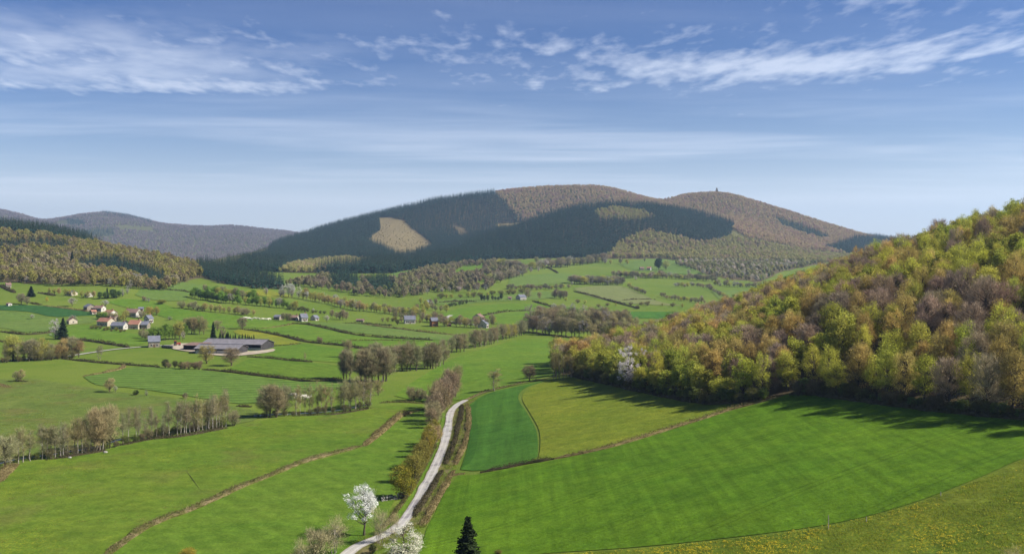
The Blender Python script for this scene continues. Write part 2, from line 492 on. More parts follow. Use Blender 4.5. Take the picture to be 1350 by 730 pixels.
def leafmat(name, trans=0.35, jitter=0.35, nscale=0.45):
    """leaf / twig colour from the object's own colour with uneven clumps"""
    m, g = mat(name)
    oi = g.n('ShaderNodeObjectInfo')
    tc = g.n('ShaderNodeTexCoord')
    n = g.noise(tc.outputs['Object'], nscale, 3.0, 0.6)
    geo = g.n('ShaderNodeNewGeometry')
    r = g.rng(geo.outputs['Random Per Island'], 0, 1, 1-jitter, 1+jitter, smooth=False)
    v = g.math('MULTIPLY', r, g.rng(n, 0.3, 0.7, 0.75, 1.2))
    cmb = g.n('ShaderNodeCombineColor')
    for i in range(3): g.l(v, cmb.inputs[i])
    col = g.mix(1.0, oi.outputs['Color'], cmb.outputs[0], 'MULTIPLY')
    finish(g, col, trans=trans)
    MATS[name] = m
    return m

def forestmat(name, cols, trans=0.3, jitter=0.3):
    """many-tree wood: every tree takes one of several tints"""
    m, g = mat(name)
    oi = g.n('ShaderNodeObjectInfo')
    cr = g.n('ShaderNodeValToRGB')
    e = cr.color_ramp.elements
    cr.color_ramp.interpolation = 'LINEAR'
    while len(e) < len(cols): e.new(0.5)
    for i, c in enumerate(cols):
        e[i].position = i/(len(cols)-1) if len(cols) > 1 else 0
        e[i].color = (*c, 1)
    # stands of like trees: mix a slow world noise with the tree's own lot
    n = g.noise(oi.outputs['Location'], 0.012, 3.0, 0.6)
    k = g.math('ADD', g.math('MULTIPLY', g.rng(n, 0.3, 0.7, smooth=False), 0.55), g.math('MULTIPLY', oi.outputs['Random'], 0.45))
    g.l(k, cr.inputs[0])
    geo = g.n('ShaderNodeNewGeometry')
    r = g.rng(geo.outputs['Random Per Island'], 0, 1, 1-jitter, 1+jitter, smooth=False)
    cmb = g.n('ShaderNodeCombineColor')
    for i in range(3): g.l(r, cmb.inputs[i])
    col = g.mix(1.0, cr.outputs[0], cmb.outputs[0], 'MULTIPLY')
    finish(g, col, trans=trans)
    MATS[name] = m
    return m

forestmat('tuft', [(0.22, 0.30, 0.035), (0.32, 0.34, 0.05), (0.18, 0.27, 0.03), (0.36, 0.32, 0.09)], 0.45)
forestmat('rush', [(0.15, 0.24, 0.03), (0.22, 0.26, 0.045), (0.27, 0.25, 0.08)], 0.45)
simple('dandelion', (0.55, 0.42, 0.02), (0.48, 0.36, 0.015), 2.0, 0.8)
leafmat('leaf', 0.38, 0.35)
leafmat('twig', 0.0 + 0.10, 0.30)
leafmat('petal', 0.40, 0.15)
leafmat('needle', 0.15, 0.35)
simple('bark', (0.11, 0.085, 0.06), (0.055, 0.045, 0.035), 3.0, 0.9, 0.3)
simple('pale_bark', (0.34, 0.31, 0.26), (0.16, 0.14, 0.11), 2.0, 0.9, 0.3)
forestmat('far_conifer', [(0.012, 0.036, 0.030), (0.034, 0.074, 0.046), (0.018, 0.050, 0.040), (0.075, 0.125, 0.060)], 0.10, 0.45)
forestmat('far_brown', [(0.495, 0.307, 0.225), (0.51, 0.367, 0.225), (0.495, 0.398, 0.195), (0.45, 0.285, 0.225), (0.54, 0.413, 0.247)], 0.3, 0.3)
forestmat('far_mixed', [(0.27, 0.2, 0.105), (0.3, 0.265, 0.085), (0.32, 0.3, 0.07), (0.25, 0.19, 0.105), (0.28, 0.27, 0.07), (0.38, 0.32, 0.2), (0.27, 0.21, 0.12)], 0.3, 0.3)
forestmat('far_olive', [(0.40, 0.32, 0.17), (0.41, 0.37, 0.14), (0.37, 0.36, 0.125), (0.41, 0.30, 0.18), (0.46, 0.39, 0.21)], 0.3, 0.3)
forestmat('far_haze_tint', [(0.36, 0.27, 0.25), (0.33, 0.25, 0.24), (0.36, 0.30, 0.24), (0.30, 0.24, 0.24)], 0.3, 0.3)  # mauve tree tints with the haze of distance mixed into the colour
forestmat('far_grey', [(0.32, 0.26, 0.17), (0.26, 0.21, 0.14), (0.3, 0.29, 0.12), (0.27, 0.21, 0.15), (0.22, 0.26, 0.085), (0.44, 0.38, 0.28)], 0.3, 0.3)
forestmat('far_green', [(0.145, 0.187, 0.043), (0.204, 0.238, 0.051), (0.17, 0.17, 0.051), (0.221, 0.196, 0.085)], 0.35)
forestmat('far_pale', [(0.432, 0.336, 0.24), (0.336, 0.288, 0.168), (0.288, 0.312, 0.096), (0.6, 0.516, 0.432), (0.312, 0.252, 0.18)], 0.25, 0.3)
forestmat('far_heath', [(0.221, 0.156, 0.091), (0.26, 0.208, 0.104), (0.182, 0.169, 0.065), (0.286, 0.221, 0.13)], 0.2)

# ------------------------------------------------------------------ land sheet
WOODS = []     # (pixel polygon, depth range) where the ground is leaf litter, filled below
def terrain():
    us = np.linspace(-1.0, 1.0, 480)
    ys = np.concatenate([[-70, -40, -15, 4, 14], np.geomspace(22, 15000, 400), [20000, 30000, 39000]])
    U, Y = np.meshgrid(us, ys)
    X = U*np.maximum(Y, 60.0)
    Z = H(X, Y)
    n, k = len(ys), len(us)
    i, j = np.meshgrid(np.arange(n-1), np.arange(k-1), indexing='ij')
    i, j = i.ravel(), j.ravel()
    q = np.stack([i*k+j, i*k+j+1, (i+1)*k+j+1, (i+1)*k+j], 1)
    V = np.stack([X.ravel(), Y.ravel(), Z.ravel()], 1)
    PX, PY = topix(X.ravel(), np.maximum(Y.ravel(), 1), Z.ravel())
    wd = np.zeros(len(V))
    for poly, d0, d1 in WOODS:
        wd[inpoly(PX, PY, poly) & (Y.ravel() > d0) & (Y.ravel() < d1)] = 1
    wd[inpoly(X.ravel(), Y.ravel(), HILLWOOD)] = 1
    wd[(Y.ravel() > 2050)] = np.maximum(wd[(Y.ravel() > 2050)], 0.75)
    m, g = mat('land')
    p = pos(g)
    at = g.n('ShaderNodeAttribute', attribute_name='litter')
    n1, n2, n3 = g.noise(p, 0.008, 5.0, 0.6), g.noise(p, 0.09, 4.0, 0.6), g.noise(p, 1.3, 4.0, 0.7)
    gr = g.mix(g.rng(g.math('ADD', g.math('MULTIPLY', n1, 0.6), g.math('MULTIPLY', n2, 0.4)), 0.4, 0.6), (0.095, 0.145, 0.018), (0.125, 0.165, 0.025))
    li = g.mix(g.rng(n2, 0.35, 0.65), (0.085, 0.062, 0.036), (0.11, 0.09, 0.045))
    col = g.mix(at.outputs['Fac'], gr, li)
    v = g.rng(n3, 0.25, 0.75, 0.75, 1.25, smooth=False)
    cmb = g.n('ShaderNodeCombineColor')
    for c in range(3): g.l(v, cmb.inputs[c])
    finish(g, g.mix(1.0, col, cmb.outputs[0], 'MULTIPLY'), 0.95, n3, 0.5, 0.3, 0.05)
    me = mesh_np('ground', V, q, m, smooth=True)
    a = me.attributes.new('litter', 'FLOAT', 'POINT')
    a.data.foreach_set('value', wd.astype(np.float32))
    o = link('ground', me)
    tag(o, 'rolling green valley floor rising into wooded hills', 'ground', kind='structure')

# ------------------------------------------------------------------ sheets laid on the land
def resample(P, step):
    P = np.asarray(P, float)
    d = np.concatenate([[0], np.cumsum(np.linalg.norm(np.diff(P[:, :2], axis=0), axis=1))])
    n = max(2, int(d[-1]/step)+1)
    s = np.linspace(0, d[-1], n)
    return np.stack([np.interp(s, d, P[:, c]) for c in range(P.shape[1])], 1)

def smooth_px(pts, n=8):
    """Catmull-Rom through pixel points"""
    p = np.asarray(pts, float)
    p = np.concatenate([[2*p[0]-p[1]], p, [2*p[-1]-p[-2]]])
    out = []
    for i in range(1, len(p)-2):
        for t in np.arange(n)/n:
            a, b, c, d = p[i-1], p[i], p[i+1], p[i+2]
            out.append(0.5*((2*b)+(c-a)*t+(2*a-5*b+4*c-d)*t*t+(3*b-a-3*c+d)*t**3))
    out.append(p[-2])
    return np.array(out)

LAYER = [0]
def field(name, poly, m, label, cat='field', lift=None, ymin=0, ymax=1e9, world=None, sm=True):
    if world is None:
        pp = np.asarray(poly, float)
        pp = np.concatenate([pp, pp[:1]])
        pp = smooth_px(pp, 4)[:-1] if sm else pp[:-1]
        W = np.array([pix(a, b, ymin, ymax)[:2] for a, b in pp])
    else:
        W = np.asarray(world, float)
    dep = float(np.median(W[:, 1]))
    step = min(max(dep*0.016, 2.5), 22)
    ring = resample(np.concatenate([W, W[:1]]), step)[:-1]
    lo, hi = W.min(0), W.max(0)
    gx, gy = np.meshgrid(np.arange(lo[0]+step/2, hi[0], step), np.arange(lo[1]+step/2, hi[1], step))
    gx, gy = gx.ravel(), gy.ravel()
    ins = inpoly(gx, gy, [tuple(r) for r in ring])
    pts = np.concatenate([ring, np.stack([gx[ins], gy[ins]], 1)])
    nr = len(ring)
    vs, es, fs, *_ = mgeo.delaunay_2d_cdt([Vector(p) for p in pts], [], [list(range(nr))], 1, 1e-4)
    xy = np.array([[v.x, v.y] for v in vs])
    LAYER[0] += 1
    if lift is None:
        lift = 0.07+dep*0.00022+0.004*(LAYER[0] % 12)
    z = H(xy[:, 0], xy[:, 1])+lift
    tris = [f for f in fs if len(f) == 3]
    me = mesh_np(name, np.column_stack([xy, z]), [np.array(tris)], m, smooth=True)
    nrm = np.zeros(len(me.polygons)*3); me.polygons.foreach_get('normal', nrm)
    if nrm[2::3].mean() < 0: me.flip_normals()
    o = link(name, me)
    tag(o, label, cat, kind='structure')
    return o

def path_world(px_pts, step, n=6, ymin=0, ymax=1e9):
    W = np.array([pix(a, b, ymin, ymax)[:2] for a, b in smooth_px(px_pts, n)])
    return resample(W, step)

def strip(name, path, width, m, label, cat, lift=0.12, kind='structure', crown=0.0):
    """a road or verge strip along a world path"""
    P = np.asarray(path, float)
    d = np.gradient(P, axis=0); d /= np.linalg.norm(d, axis=1)[:, None]
    nrm = np.stack([d[:, 1], -d[:, 0]], 1)
    ks = np.linspace(-0.5, 0.5, 7)
    w = np.broadcast_to(np.asarray(width, float), (len(P),))
    jit = 1+0.26*fbm(np.arange(len(P))*0.35, np.zeros(len(P)), 11, 3)
    XY = P[:, None]+nrm[:, None]*(ks[None, :, None]*(w*jit)[:, None, None])
    zc = H(P[:, 0], P[:, 1])
    Z = np.maximum(H(XY[..., 0], XY[..., 1]), zc[:, None])*0.5+0.5*H(XY[..., 0], XY[..., 1])+lift+crown*(1-4*ks[None]**2)
    n, k = Z.shape
    i, j = np.meshgrid(np.arange(n-1), np.arange(k-1), indexing='ij'); i, j = i.ravel(), j.ravel()
    q = np.stack([i*k+j, i*k+j+1, (i+1)*k+j+1, (i+1)*k+j], 1)
    me = mesh_np(name, np.column_stack([XY.reshape(-1, 2), Z.ravel()]), q, m, smooth=True)
    nn = np.zeros(len(me.polygons)*3); me.polygons.foreach_get('normal', nn)
    if nn[2::3].mean() < 0: me.flip_normals()
    uv = me.attributes.new('across', 'FLOAT', 'POINT')
    uv.data.foreach_set('value', np.broadcast_to(ks[None], (n, k)).astype(np.float32).ravel())
    o = link(name, me)
    tag(o, label, cat, kind=kind)
    return o
# ------------------------------------------------------------------ woods: where they stand (photo outline of the ground, depth range)
W_LEFT = [(-200, 300), (0, 303), (60, 309), (110, 320), (180, 335), (245, 347), (262, 354), (268, 366), (250, 370), (215, 384), (188, 391), (170, 386), (140, 384), (110, 387), (80, 384), (60, 378), (20, 371), (0, 372), (-200, 362)]
C_LEFT_TOP = [(-200, 292), (0, 298.5), (60, 304.5), (100, 314), (135, 323), (100, 321), (60, 312), (0, 306), (-200, 300)]
C_LEFT_MID = [(-20, 326), (15, 322), (40, 319), (80, 322), (97, 329), (82, 332), (40, 327), (0, 334)]
C_LEFT_LOW = [(100, 352), (125, 346), (150, 346), (185, 356), (216, 370), (216, 380), (190, 373), (150, 360), (112, 359)]
C_BAND = [(258, 350), (300, 355), (340, 363), (372, 374), (375, 382), (330, 379), (290, 373), (262, 365)]
W_CENTRE = [(375, 377), (430, 366), (470, 369), (505, 372), (520, 370), (545, 362), (575, 355), (610, 349), (650, 348), (690, 352), (680, 364), (655, 375), (645, 384), (600, 387), (560, 389), (530, 394), (480, 391), (430, 383)]
X_MEAD1 = [(506, 366), (525, 359), (548, 357), (535, 367), (515, 371)]
X_MEAD2 = [(488, 380), (500, 375), (514, 378), (500, 384)]
X_MEAD3 = [(598, 360), (612, 352), (640, 351), (632, 360), (612, 365)]
C_CENTRE = [(478, 376), (505, 368), (520, 377), (514, 388), (490, 386)]
C_CENTRE2 = [(430, 372), (455, 362), (475, 372), (468, 382), (440, 380)]
C_M1 = [(296, 352), (335, 335), (370, 321), (450, 296), (520, 279), (580, 265), (650, 255), (666, 268), (692, 292), (664, 298), (690, 302), (640, 325), (590, 345), (560, 352), (520, 362), (480, 362), (455, 362), (430, 368), (380, 372), (340, 362)]
X_CLEAR1 = [(500, 288), (514, 287), (530, 291), (544, 302), (571, 324), (560, 332), (532, 343), (510, 332), (484, 317), (501, 304)]
X_CLEAR4 = [(652, 296), (690, 294), (694, 304), (668, 306)]
X_CLEAR2 = [(597, 297), (612, 303), (621, 314), (605, 313)]
X_CLEAR3 = [(298, 350), (330, 337), (362, 323), (352, 333), (312, 352)]
W_M1LOW = [(352, 365), (395, 348), (455, 341), (492, 346), (470, 354), (420, 358), (372, 368)]
C_M2 = [(560, 352), (600, 338), (640, 318), (700, 294), (760, 277), (800, 272), (850, 273), (900, 280), (950, 291), (968, 298), (962, 312), (930, 322), (885, 310), (848, 305), (812, 322), (800, 340), (760, 341), (720, 340), (670, 342), (620, 346), (590, 355)]
X_M2 = [(782, 280), (805, 275), (840, 277), (866, 286), (840, 293), (792, 290)]
W_M1TOP = [(653, 254), (700, 247), (780, 243), (840, 256), (872, 266), (905, 262), (870, 285), (800, 285), (760, 288), (690, 300), (670, 275)]
W_M3 = [(868, 270), (905, 256), (945, 252), (1000, 266), (1060, 284), (1110, 299), (1150, 309), (1230, 322), (1230, 345), (1080, 334), (1000, 322), (960, 300), (900, 284)]
C_M3A = [(1022, 288), (1060, 300), (1092, 314), (1075, 314), (1030, 298)]
C_M3B = [(1088, 328), (1130, 314), (1180, 314), (1230, 326), (1230, 338), (1120, 336)]
W_M3LOW = [(800, 341), (815, 322), (850, 306), (885, 311), (930, 323), (962, 313), (1010, 322), (1080, 335), (1130, 338), (1085, 347), (1000, 345), (930, 345), (870, 341)]
W_PALE = [(885, 347), (930, 343), (1000, 343), (1085, 347), (1060, 352), (1030, 358), (1002, 372), (960, 368), (925, 360)]
WOODS += [(W_LEFT, 950, 1700), (C_BAND, 1100, 1800), (C_M1, 1500, 3900), (C_M2, 1700, 3000), (W_M3LOW, 1700, 3200), (W_PALE, 1300, 2300), (W_M1LOW, 1500, 2600)]
HILLWOOD_EDGE = [(738, 496), (752, 494), (775, 500), (850, 516), (930, 531), (975, 530), (1010, 526), (1040, 519), (1070, 519), (1150, 529), (1250, 542), (1350, 552), (1420, 560), (1560, 574)]
HW_W = np.array([pix(a, b)[:2] for a, b in smooth_px(HILLWOOD_EDGE, 4)])
_pr = np.array([1800, 1560, 1450, 1350, 1250, 1150, 1050, 950, 850, 790, 750, 732], float)
_yr = np.interp(_pr, PXG, LY[RIDGE])+np.interp(_pr, [732, 800, 950, 1800], [8, 26, 40, 40])
HILLWOOD = [tuple(r) for r in np.concatenate([HW_W, np.stack([(_pr-CX)/F*_yr, _yr], 1)])]
terrain()
# ------------------------------------------------------------------ fields
ROWS = -2.04
grass('grass_wheat', (0.074, 0.160, 0.009), (0.115, 0.205, 0.012), 0.010, drill=(ROWS, 1.7), depth=0.8)
grass('grass_wheat_dark', (0.050, 0.138, 0.018), (0.072, 0.165, 0.020), 0.02, drill=(-1.35, 1.5), depth=0.7)
grass('grass_headland', (0.038, 0.110, 0.014), (0.052, 0.130, 0.016), 0.02, depth=0.6)
grass('grass_meadow', (0.128, 0.180, 0.016), (0.175, 0.205, 0.022), 0.015, yellow=0.35)
grass('grass_dandelion', (0.095, 0.150, 0.014), (0.150, 0.185, 0.020), 0.03, yellow=0.75, ycol=(0.34, 0.29, 0.012), depth=1.3)
grass('grass_pasture', (0.086, 0.164, 0.015), (0.122, 0.188, 0.021), 0.012, stripe=5.5, sangle=-0.62, samt=0.06)
grass('grass_near_pasture', (0.085, 0.155, 0.015), (0.130, 0.185, 0.021), 0.016, dry=0.35, yellow=0.25)
grass('grass_olive', (0.100, 0.152, 0.027), (0.140, 0.175, 0.037), 0.014, dry=0.55)
grass('grass_mown', (0.100, 0.178, 0.029), (0.130, 0.200, 0.037), 0.012, stripe=7.0, sangle=1.35, samt=0.22)
grass('grass_lush', (0.090, 0.176, 0.017), (0.125, 0.200, 0.023), 0.012, yellow=0.2)
grass('grass_far', (0.105, 0.175, 0.033), (0.140, 0.195, 0.043), 0.010)
grass('grass_bluegreen', (0.034, 0.098, 0.026), (0.046, 0.115, 0.030), 0.02)
grass('grass_pale', (0.150, 0.190, 0.057), (0.200, 0.205, 0.077), 0.012)
grass('grass_yellow', (0.140, 0.190, 0.025), (0.215, 0.220, 0.022), 0.02, yellow=0.6)
grass('grass_verge', (0.115, 0.130, 0.037), (0.210, 0.170, 0.077), 0.2, fine=2.2)
grass('grass_heath', (0.180, 0.140, 0.067), (0.240, 0.190, 0.087), 0.01, fine=0.3)

field('wheat_field', [(604, 627), (586, 650), (572, 680), (560, 705), (552, 760), (620, 745), (700, 731), (830, 722), (960, 709), (1100, 690), (1200, 664), (1290, 630), (1350, 604), (1440, 575), (1460, 566), (1350, 551), (1250, 541), (1150, 528), (1070, 518), (1035, 521), (1020, 527), (960, 543), (900, 562), (830, 584), (760, 601), (700, 612), (632, 625)], MATS['grass_wheat'], 'big bright green wheat field with drill rows below the hillside wood')
field('wheat_field', [(607, 619), (616, 592), (619, 565), (614, 540), (640, 520), (680, 510), (722, 501), (700, 508), (686, 517), (684, 528), (695, 545), (707, 568), (709, 590), (704, 607), (660, 617), (632, 621)], MATS['grass_wheat_dark'], 'small dark green wheat field in the bend of the lane')
field('wheat_headland', [(609, 617), (618, 592), (620, 565), (616, 541), (642, 521), (655, 516), (632, 528), (627, 545), (631, 568), (628, 592), (620, 610)], MATS['grass_headland'], 'darker green strip along the lane side of the small wheat field', lift=0.19)
field('meadow', [(709, 608), (712, 590), (711, 568), (699, 545), (689, 528), (691, 518), (704, 509), (738, 499), (775, 502), (850, 518), (930, 532), (990, 531), (1012, 527), (960, 541), (900, 559), (830, 581), (760, 598)], MATS['grass_meadow'], 'pale yellow-green meadow below the wood, partly in tree shade')
field('flower_meadow', [(560, 790), (620, 748), (700, 733), (830, 724), (960, 711), (1100, 692), (1200, 666), (1290, 632), (1350, 606), (1440, 578), (1520, 600), (1520, 790), (1000, 800)], MATS['grass_dandelion'], 'dandelion meadow in the near corner beside the wheat field')
field('pasture', [(-260, 770), (80, 775), (138, 735), (165, 714), (200, 692), (260, 669), (310, 646), (360, 626), (400, 610), (440, 599), (475, 589), (495, 576), (528, 549), (560, 537), (500, 535), (380, 549), (340, 556), (308, 563), (240, 575), (170, 583), (135, 596), (70, 605), (20, 612), (-40, 630), (-260, 660)], MATS['grass_near_pasture'], 'wide green pasture between the stream trees and the long bank hedge')
field('pasture', [(90, 775), (142, 737), (170, 714), (204, 694), (262, 671), (312, 648), (362, 628), (402, 612), (442, 601), (478, 591), (499, 577), (532, 551), (562, 540), (575, 548), (562, 590), (540, 625), (520, 660), (495, 700), (455, 728), (400, 790), (200, 795)], MATS['grass_pasture'], 'smooth green pasture between the bank hedge and the lane')
field('marsh_pasture', [(-260, 505), (0, 500), (40, 499), (100, 508), (150, 516), (240, 526), (330, 540), (340, 552), (308, 560), (240, 570), (150, 580), (70, 598), (0, 608), (-260, 640)], MATS['grass_olive'], 'dull olive rough pasture behind the stream trees')
field('hay_field', [(110, 497), (165, 485), (205, 484), (265, 488), (340, 497), (408, 504), (460, 500), (470, 508), (430, 514), (380, 520), (330, 533), (260, 524), (180, 512), (130, 508)], MATS['grass_mown'], 'mown hay field with parallel light and dark bands')
field('meadow', [(520, 522), (545, 503), (600, 472), (640, 460), (690, 447), (760, 447), (800, 452), (760, 480), (735, 494), (700, 504), (650, 514), (615, 526), (560, 530)], MATS['grass_lush'], 'long bright valley meadow running up to the brown wood')
field('pasture', [(300, 487), (335, 472), (380, 476), (420, 479), (455, 485), (455, 497), (407, 499), (345, 493)], MATS['grass_pasture'], 'pasture between two thin hedges below the long barn')
field('pasture', [(340, 468), (362, 457), (398, 453), (440, 459), (485, 462), (475, 478), (430, 477), (385, 473)], MATS['grass_lush'], 'pasture with two lone bare trees below the long barn')
field('flower_field', [(318, 433), (345, 438), (395, 451), (365, 455), (352, 454), (335, 447), (308, 438)], MATS['grass_yellow'], 'yellow-tinged field wedge beside the long barn')
field('meadow', [(330, 434), (385, 427), (425, 432), (465, 441), (537, 447), (595, 450), (575, 458), (485, 458), (425, 450), (400, 447)], MATS['grass_lush'], 'sunny meadow strip between two dark hedge lines in mid valley')
field('pasture', [(390, 424), (450, 426), (517, 430), (576, 440), (610, 443), (595, 449), (537, 445), (465, 438), (425, 429)], MATS['grass_far'], 'pasture strip below the white cottages')
field('pasture', [(62, 441), (95, 429), (125, 429), (165, 437), (196, 447), (178, 456), (145, 452), (120, 449), (80, 447)], MATS['grass_lush'], 'bright pasture just below the village')
field('crop_field', [(-60, 401), (0, 402.5), (40, 402.5), (80, 405.5), (115, 410), (136, 415), (105, 416.5), (70, 418), (40, 411.5), (0, 409), (-60, 408)], MATS['grass_bluegreen'], 'dark blue-green crop strip left of the village')
field('pasture', [(-60, 410), (0, 410), (40, 413), (72, 420), (105, 418.5), (128, 418), (122, 426), (90, 428), (60, 437), (30, 438), (0, 432), (-60, 430)], MATS['grass_far'], 'yellow-green pasture below the dark crop strip')
field('pasture', [(140, 398), (165, 394), (205, 398), (240, 408), (300, 415), (335, 418), (300, 422), (250, 425), (215, 418), (190, 410), (160, 404)], MATS['grass_lush'], 'rising pasture behind the village')
field('pasture', [(178, 389), (195, 374), (225, 370), (262, 375), (285, 380), (250, 387), (245, 396), (205, 396)], MATS['grass_far'], 'high pasture below the dark conifer band')
field('flower_field', [(325, 384), (345, 381), (372, 387), (385, 392), (350, 392)], MATS['grass_yellow'], 'small yellow field above the hedgerow trees')
field('pasture', [(260, 427), (300, 420), (350, 422), (385, 425), (355, 432), (320, 432), (280, 432)], MATS['grass_lush'], 'pasture with a white herd behind the barn')
field('pasture', [(575, 416), (600, 408), (640, 402), (700, 400), (737, 406), (715, 415), (690, 428), (650, 427), (600, 421)], MATS['grass_lush'], 'domed green hill pasture below the slate-roofed farm')
field('pasture', [(556, 398), (600, 394), (640, 392), (720, 384), (735, 390), (720, 394), (680, 396), (640, 398), (590, 402)], MATS['grass_far'], 'long pasture strip above the slate-roofed farm')
field('pasture', [(672, 366), (705, 362), (752, 361), (750, 372), (700, 376), (672, 377)], MATS['grass_far'], 'pasture at the foot of the dark hill')
field('crop_field', [(756, 380), (790, 377), (822, 378), (870, 398), (905, 403), (840, 401), (800, 396), (770, 388)], MATS['grass_pale'], 'pale straw-green field on the far slope')
field('crop_field', [(742, 404), (800, 411), (840, 411), (918, 412), (925, 418), (860, 420), (790, 417), (745, 412)], MATS['grass_wheat_dark'], 'dark green strip beyond the brown valley wood')
field('pasture', [(815, 348), (868, 341), (905, 350), (925, 362), (880, 360), (835, 356)], MATS['grass_far'], 'pasture round the dark tree under the far hill')
field('pasture', [(1018, 371), (1048, 359), (1085, 357), (1110, 362), (1060, 374), (1030, 376)], MATS['grass_lush'], 'green pasture showing over the near wooded spur')
field('pasture', [(938, 384), (1005, 381), (1000, 390), (955, 397)], MATS['grass_far'], 'pasture strip below the pale orchard slope')
field('clearing', X_CLEAR1, MATS['grass_heath'], 'tan felled clearing on the conifer mountain', 'clearing', ymin=1500, lift=1.2)
field('clearing', X_CLEAR3, MATS['grass_heath'], 'narrow tan clearing at the foot of the conifer mountain', 'clearing', ymin=1500, lift=1.2)

# ------------------------------------------------------------------ the lane and tracks
def roadmat():
    m, g = mat('lane_surface')
    p = pos(g)
    ac = g.n('ShaderNodeAttribute', attribute_name='across')
    n1, n2, n3 = g.noise(p, 0.35, 4.0, 0.6), g.noise(p, 0.06, 3.0, 0.6), g.noise(p, 6.0, 3.0, 0.6)
    col = g.mix(g.rng(n1, 0.3, 0.7), (0.40, 0.375, 0.33), (0.31, 0.295, 0.275))
    pat = g.rng(g.noise(p, 0.16, 3.0, 0.7), 0.52, 0.62)
    col = g.mix(g.math('MULTIPLY', pat, 0.7), col, (0.17, 0.155, 0.165))
    x = g.math('ABSOLUTE', ac.outputs['Fac'])
    wheel = g.rng(g.math('ABSOLUTE', g.math('SUBTRACT', x, 0.22)), 0.0, 0.12, 1.0, 0.0)
    col = g.mix(g.math('MULTIPLY', wheel, 0.55), col, (0.50, 0.475, 0.43))
    edge = g.rng(g.math('ADD', x, g.math('MULTIPLY', n1, 0.12)), 0.47, 0.54)
    col = g.mix(edge, col, (0.20, 0.18, 0.09))
    finish(g, col, 0.9, n3, 0.3, 0.03, 0.2)
    return m
LANE_M = roadmat()
LANE = path_world([(448, 740), (470, 722), (500, 709), (525, 695), (541, 676), (558, 647), (574, 615), (585, 588), (591, 562), (594, 545), (602, 535), (614, 528)], 2.0)
strip('verge', path_world([(470, 730), (505, 712), (532, 694), (549, 676), (567, 647), (585, 615), (597, 588), (604, 562), (605, 545), (611, 535), (620, 528)], 2.0), 4.6, MATS['grass_verge'], 'dry tan grass verge on the wheat side of the lane', 'verge', 0.10)
strip('verge', path_world([(440, 735), (462, 716), (492, 702), (514, 692), (531, 672), (549, 642), (566, 611), (578, 585), (585, 560), (588, 545)], 2.0), 2.4, MATS['grass_lush'], 'green grass verge on the pasture side of the lane', 'verge', 0.14)
strip('road', LANE, 2.75, LANE_M, 'pale grey country lane curving away between the fields', 'road', 0.26, crown=0.05)
strip('track', path_world([(-20, 478), (40, 473), (80, 471), (115, 466), (150, 461), (195, 457), (235, 455), (250, 457)], 5.0), 3.0, LANE_M, 'pale farm track leading to the stone barn', 'track', 0.36)
strip('track', path_world([(614, 528), (640, 517), (680, 507), (715, 500), (738, 496)], 3.0), 2.2, MATS['grass_verge'], 'grassy track from the lane end to the corner of the wood', 'track', 0.30)
strip('track', path_world([(595, 416), (588, 420), (592, 424), (610, 427), (640, 430)], 6.0), 4.0, LANE_M, 'grey lane bending past the timber house', 'track', 0.55)
def yardmat():
    return simple('yard_dirt', (0.42, 0.36, 0.27), (0.30, 0.25, 0.18), 0.2, 0.95)
yardmat()
field('farmyard', [(222, 457), (232, 453), (262, 454), (300, 463), (340, 463), (362, 460), (355, 465), (300, 470), (250, 464), (230, 461)], MATS['yard_dirt'], 'bare tan farmyard round the long barn', 'yard', lift=0.42)
field('clearing', X_CLEAR4, MATS['grass_heath'], 'pale clearing below the brown mountain top', 'clearing', ymin=1500, lift=1.2)
field('meadow', X_MEAD1, MATS['grass_far'], 'small meadow wedge high in the side valley', ymin=900, lift=0.9)
field('meadow', X_MEAD2, MATS['grass_far'], 'tiny meadow patch among the side valley trees', ymin=900, lift=0.8)
field('meadow', X_MEAD3, MATS['grass_lush'], 'bright meadow gap at the foot of the dark middle hill', ymin=900, lift=1.0)
# ------------------------------------------------------------------ tree kit
def quads(c, n, size, g, aspect=1.0, up=0.0):
    """n leaf quads at centres c with random normals"""
    nrm = g.normal(size=(n, 3)); nrm[:, 2] = np.abs(nrm[:, 2])*(1+up)+up
    nrm /= np.linalg.norm(nrm, axis=1)[:, None]
    t = g.normal(size=(n, 3)); t -= (t*nrm).sum(1)[:, None]*nrm; t /= np.linalg.norm(t, axis=1)[:, None]
    b = np.cross(nrm, t)
    s = (size*g.uniform(0.6, 1.35, n)/2)[:, None]
    v = np.stack([c-t*s-b*s*aspect*0.45, c+t*s*0.15-b*s*aspect, c+t*s, c-t*s*0.1+b*s*aspect], 1)
    return v.reshape(-1, 3), np.arange(n*4).reshape(n, 4)

def spikes(c, d, length, width, g):
    """thin twig triangles starting at c along d"""
    n = len(c)
    d = d/(np.linalg.norm(d, axis=1)[:, None]+1e-9)
    s = g.normal(size=(n, 3)); s -= (s*d).sum(1)[:, None]*d; s /= np.linalg.norm(s, axis=1)[:, None]
    L = (length*g.uniform(0.6, 1.3, n))[:, None]; W = (width*g.uniform(0.7, 1.3, n)/2)[:, None]
    v = np.stack([c-s*W, c+s*W, c+d*L], 1)
    return v.reshape(-1, 3), np.arange(n*3).reshape(n, 3)

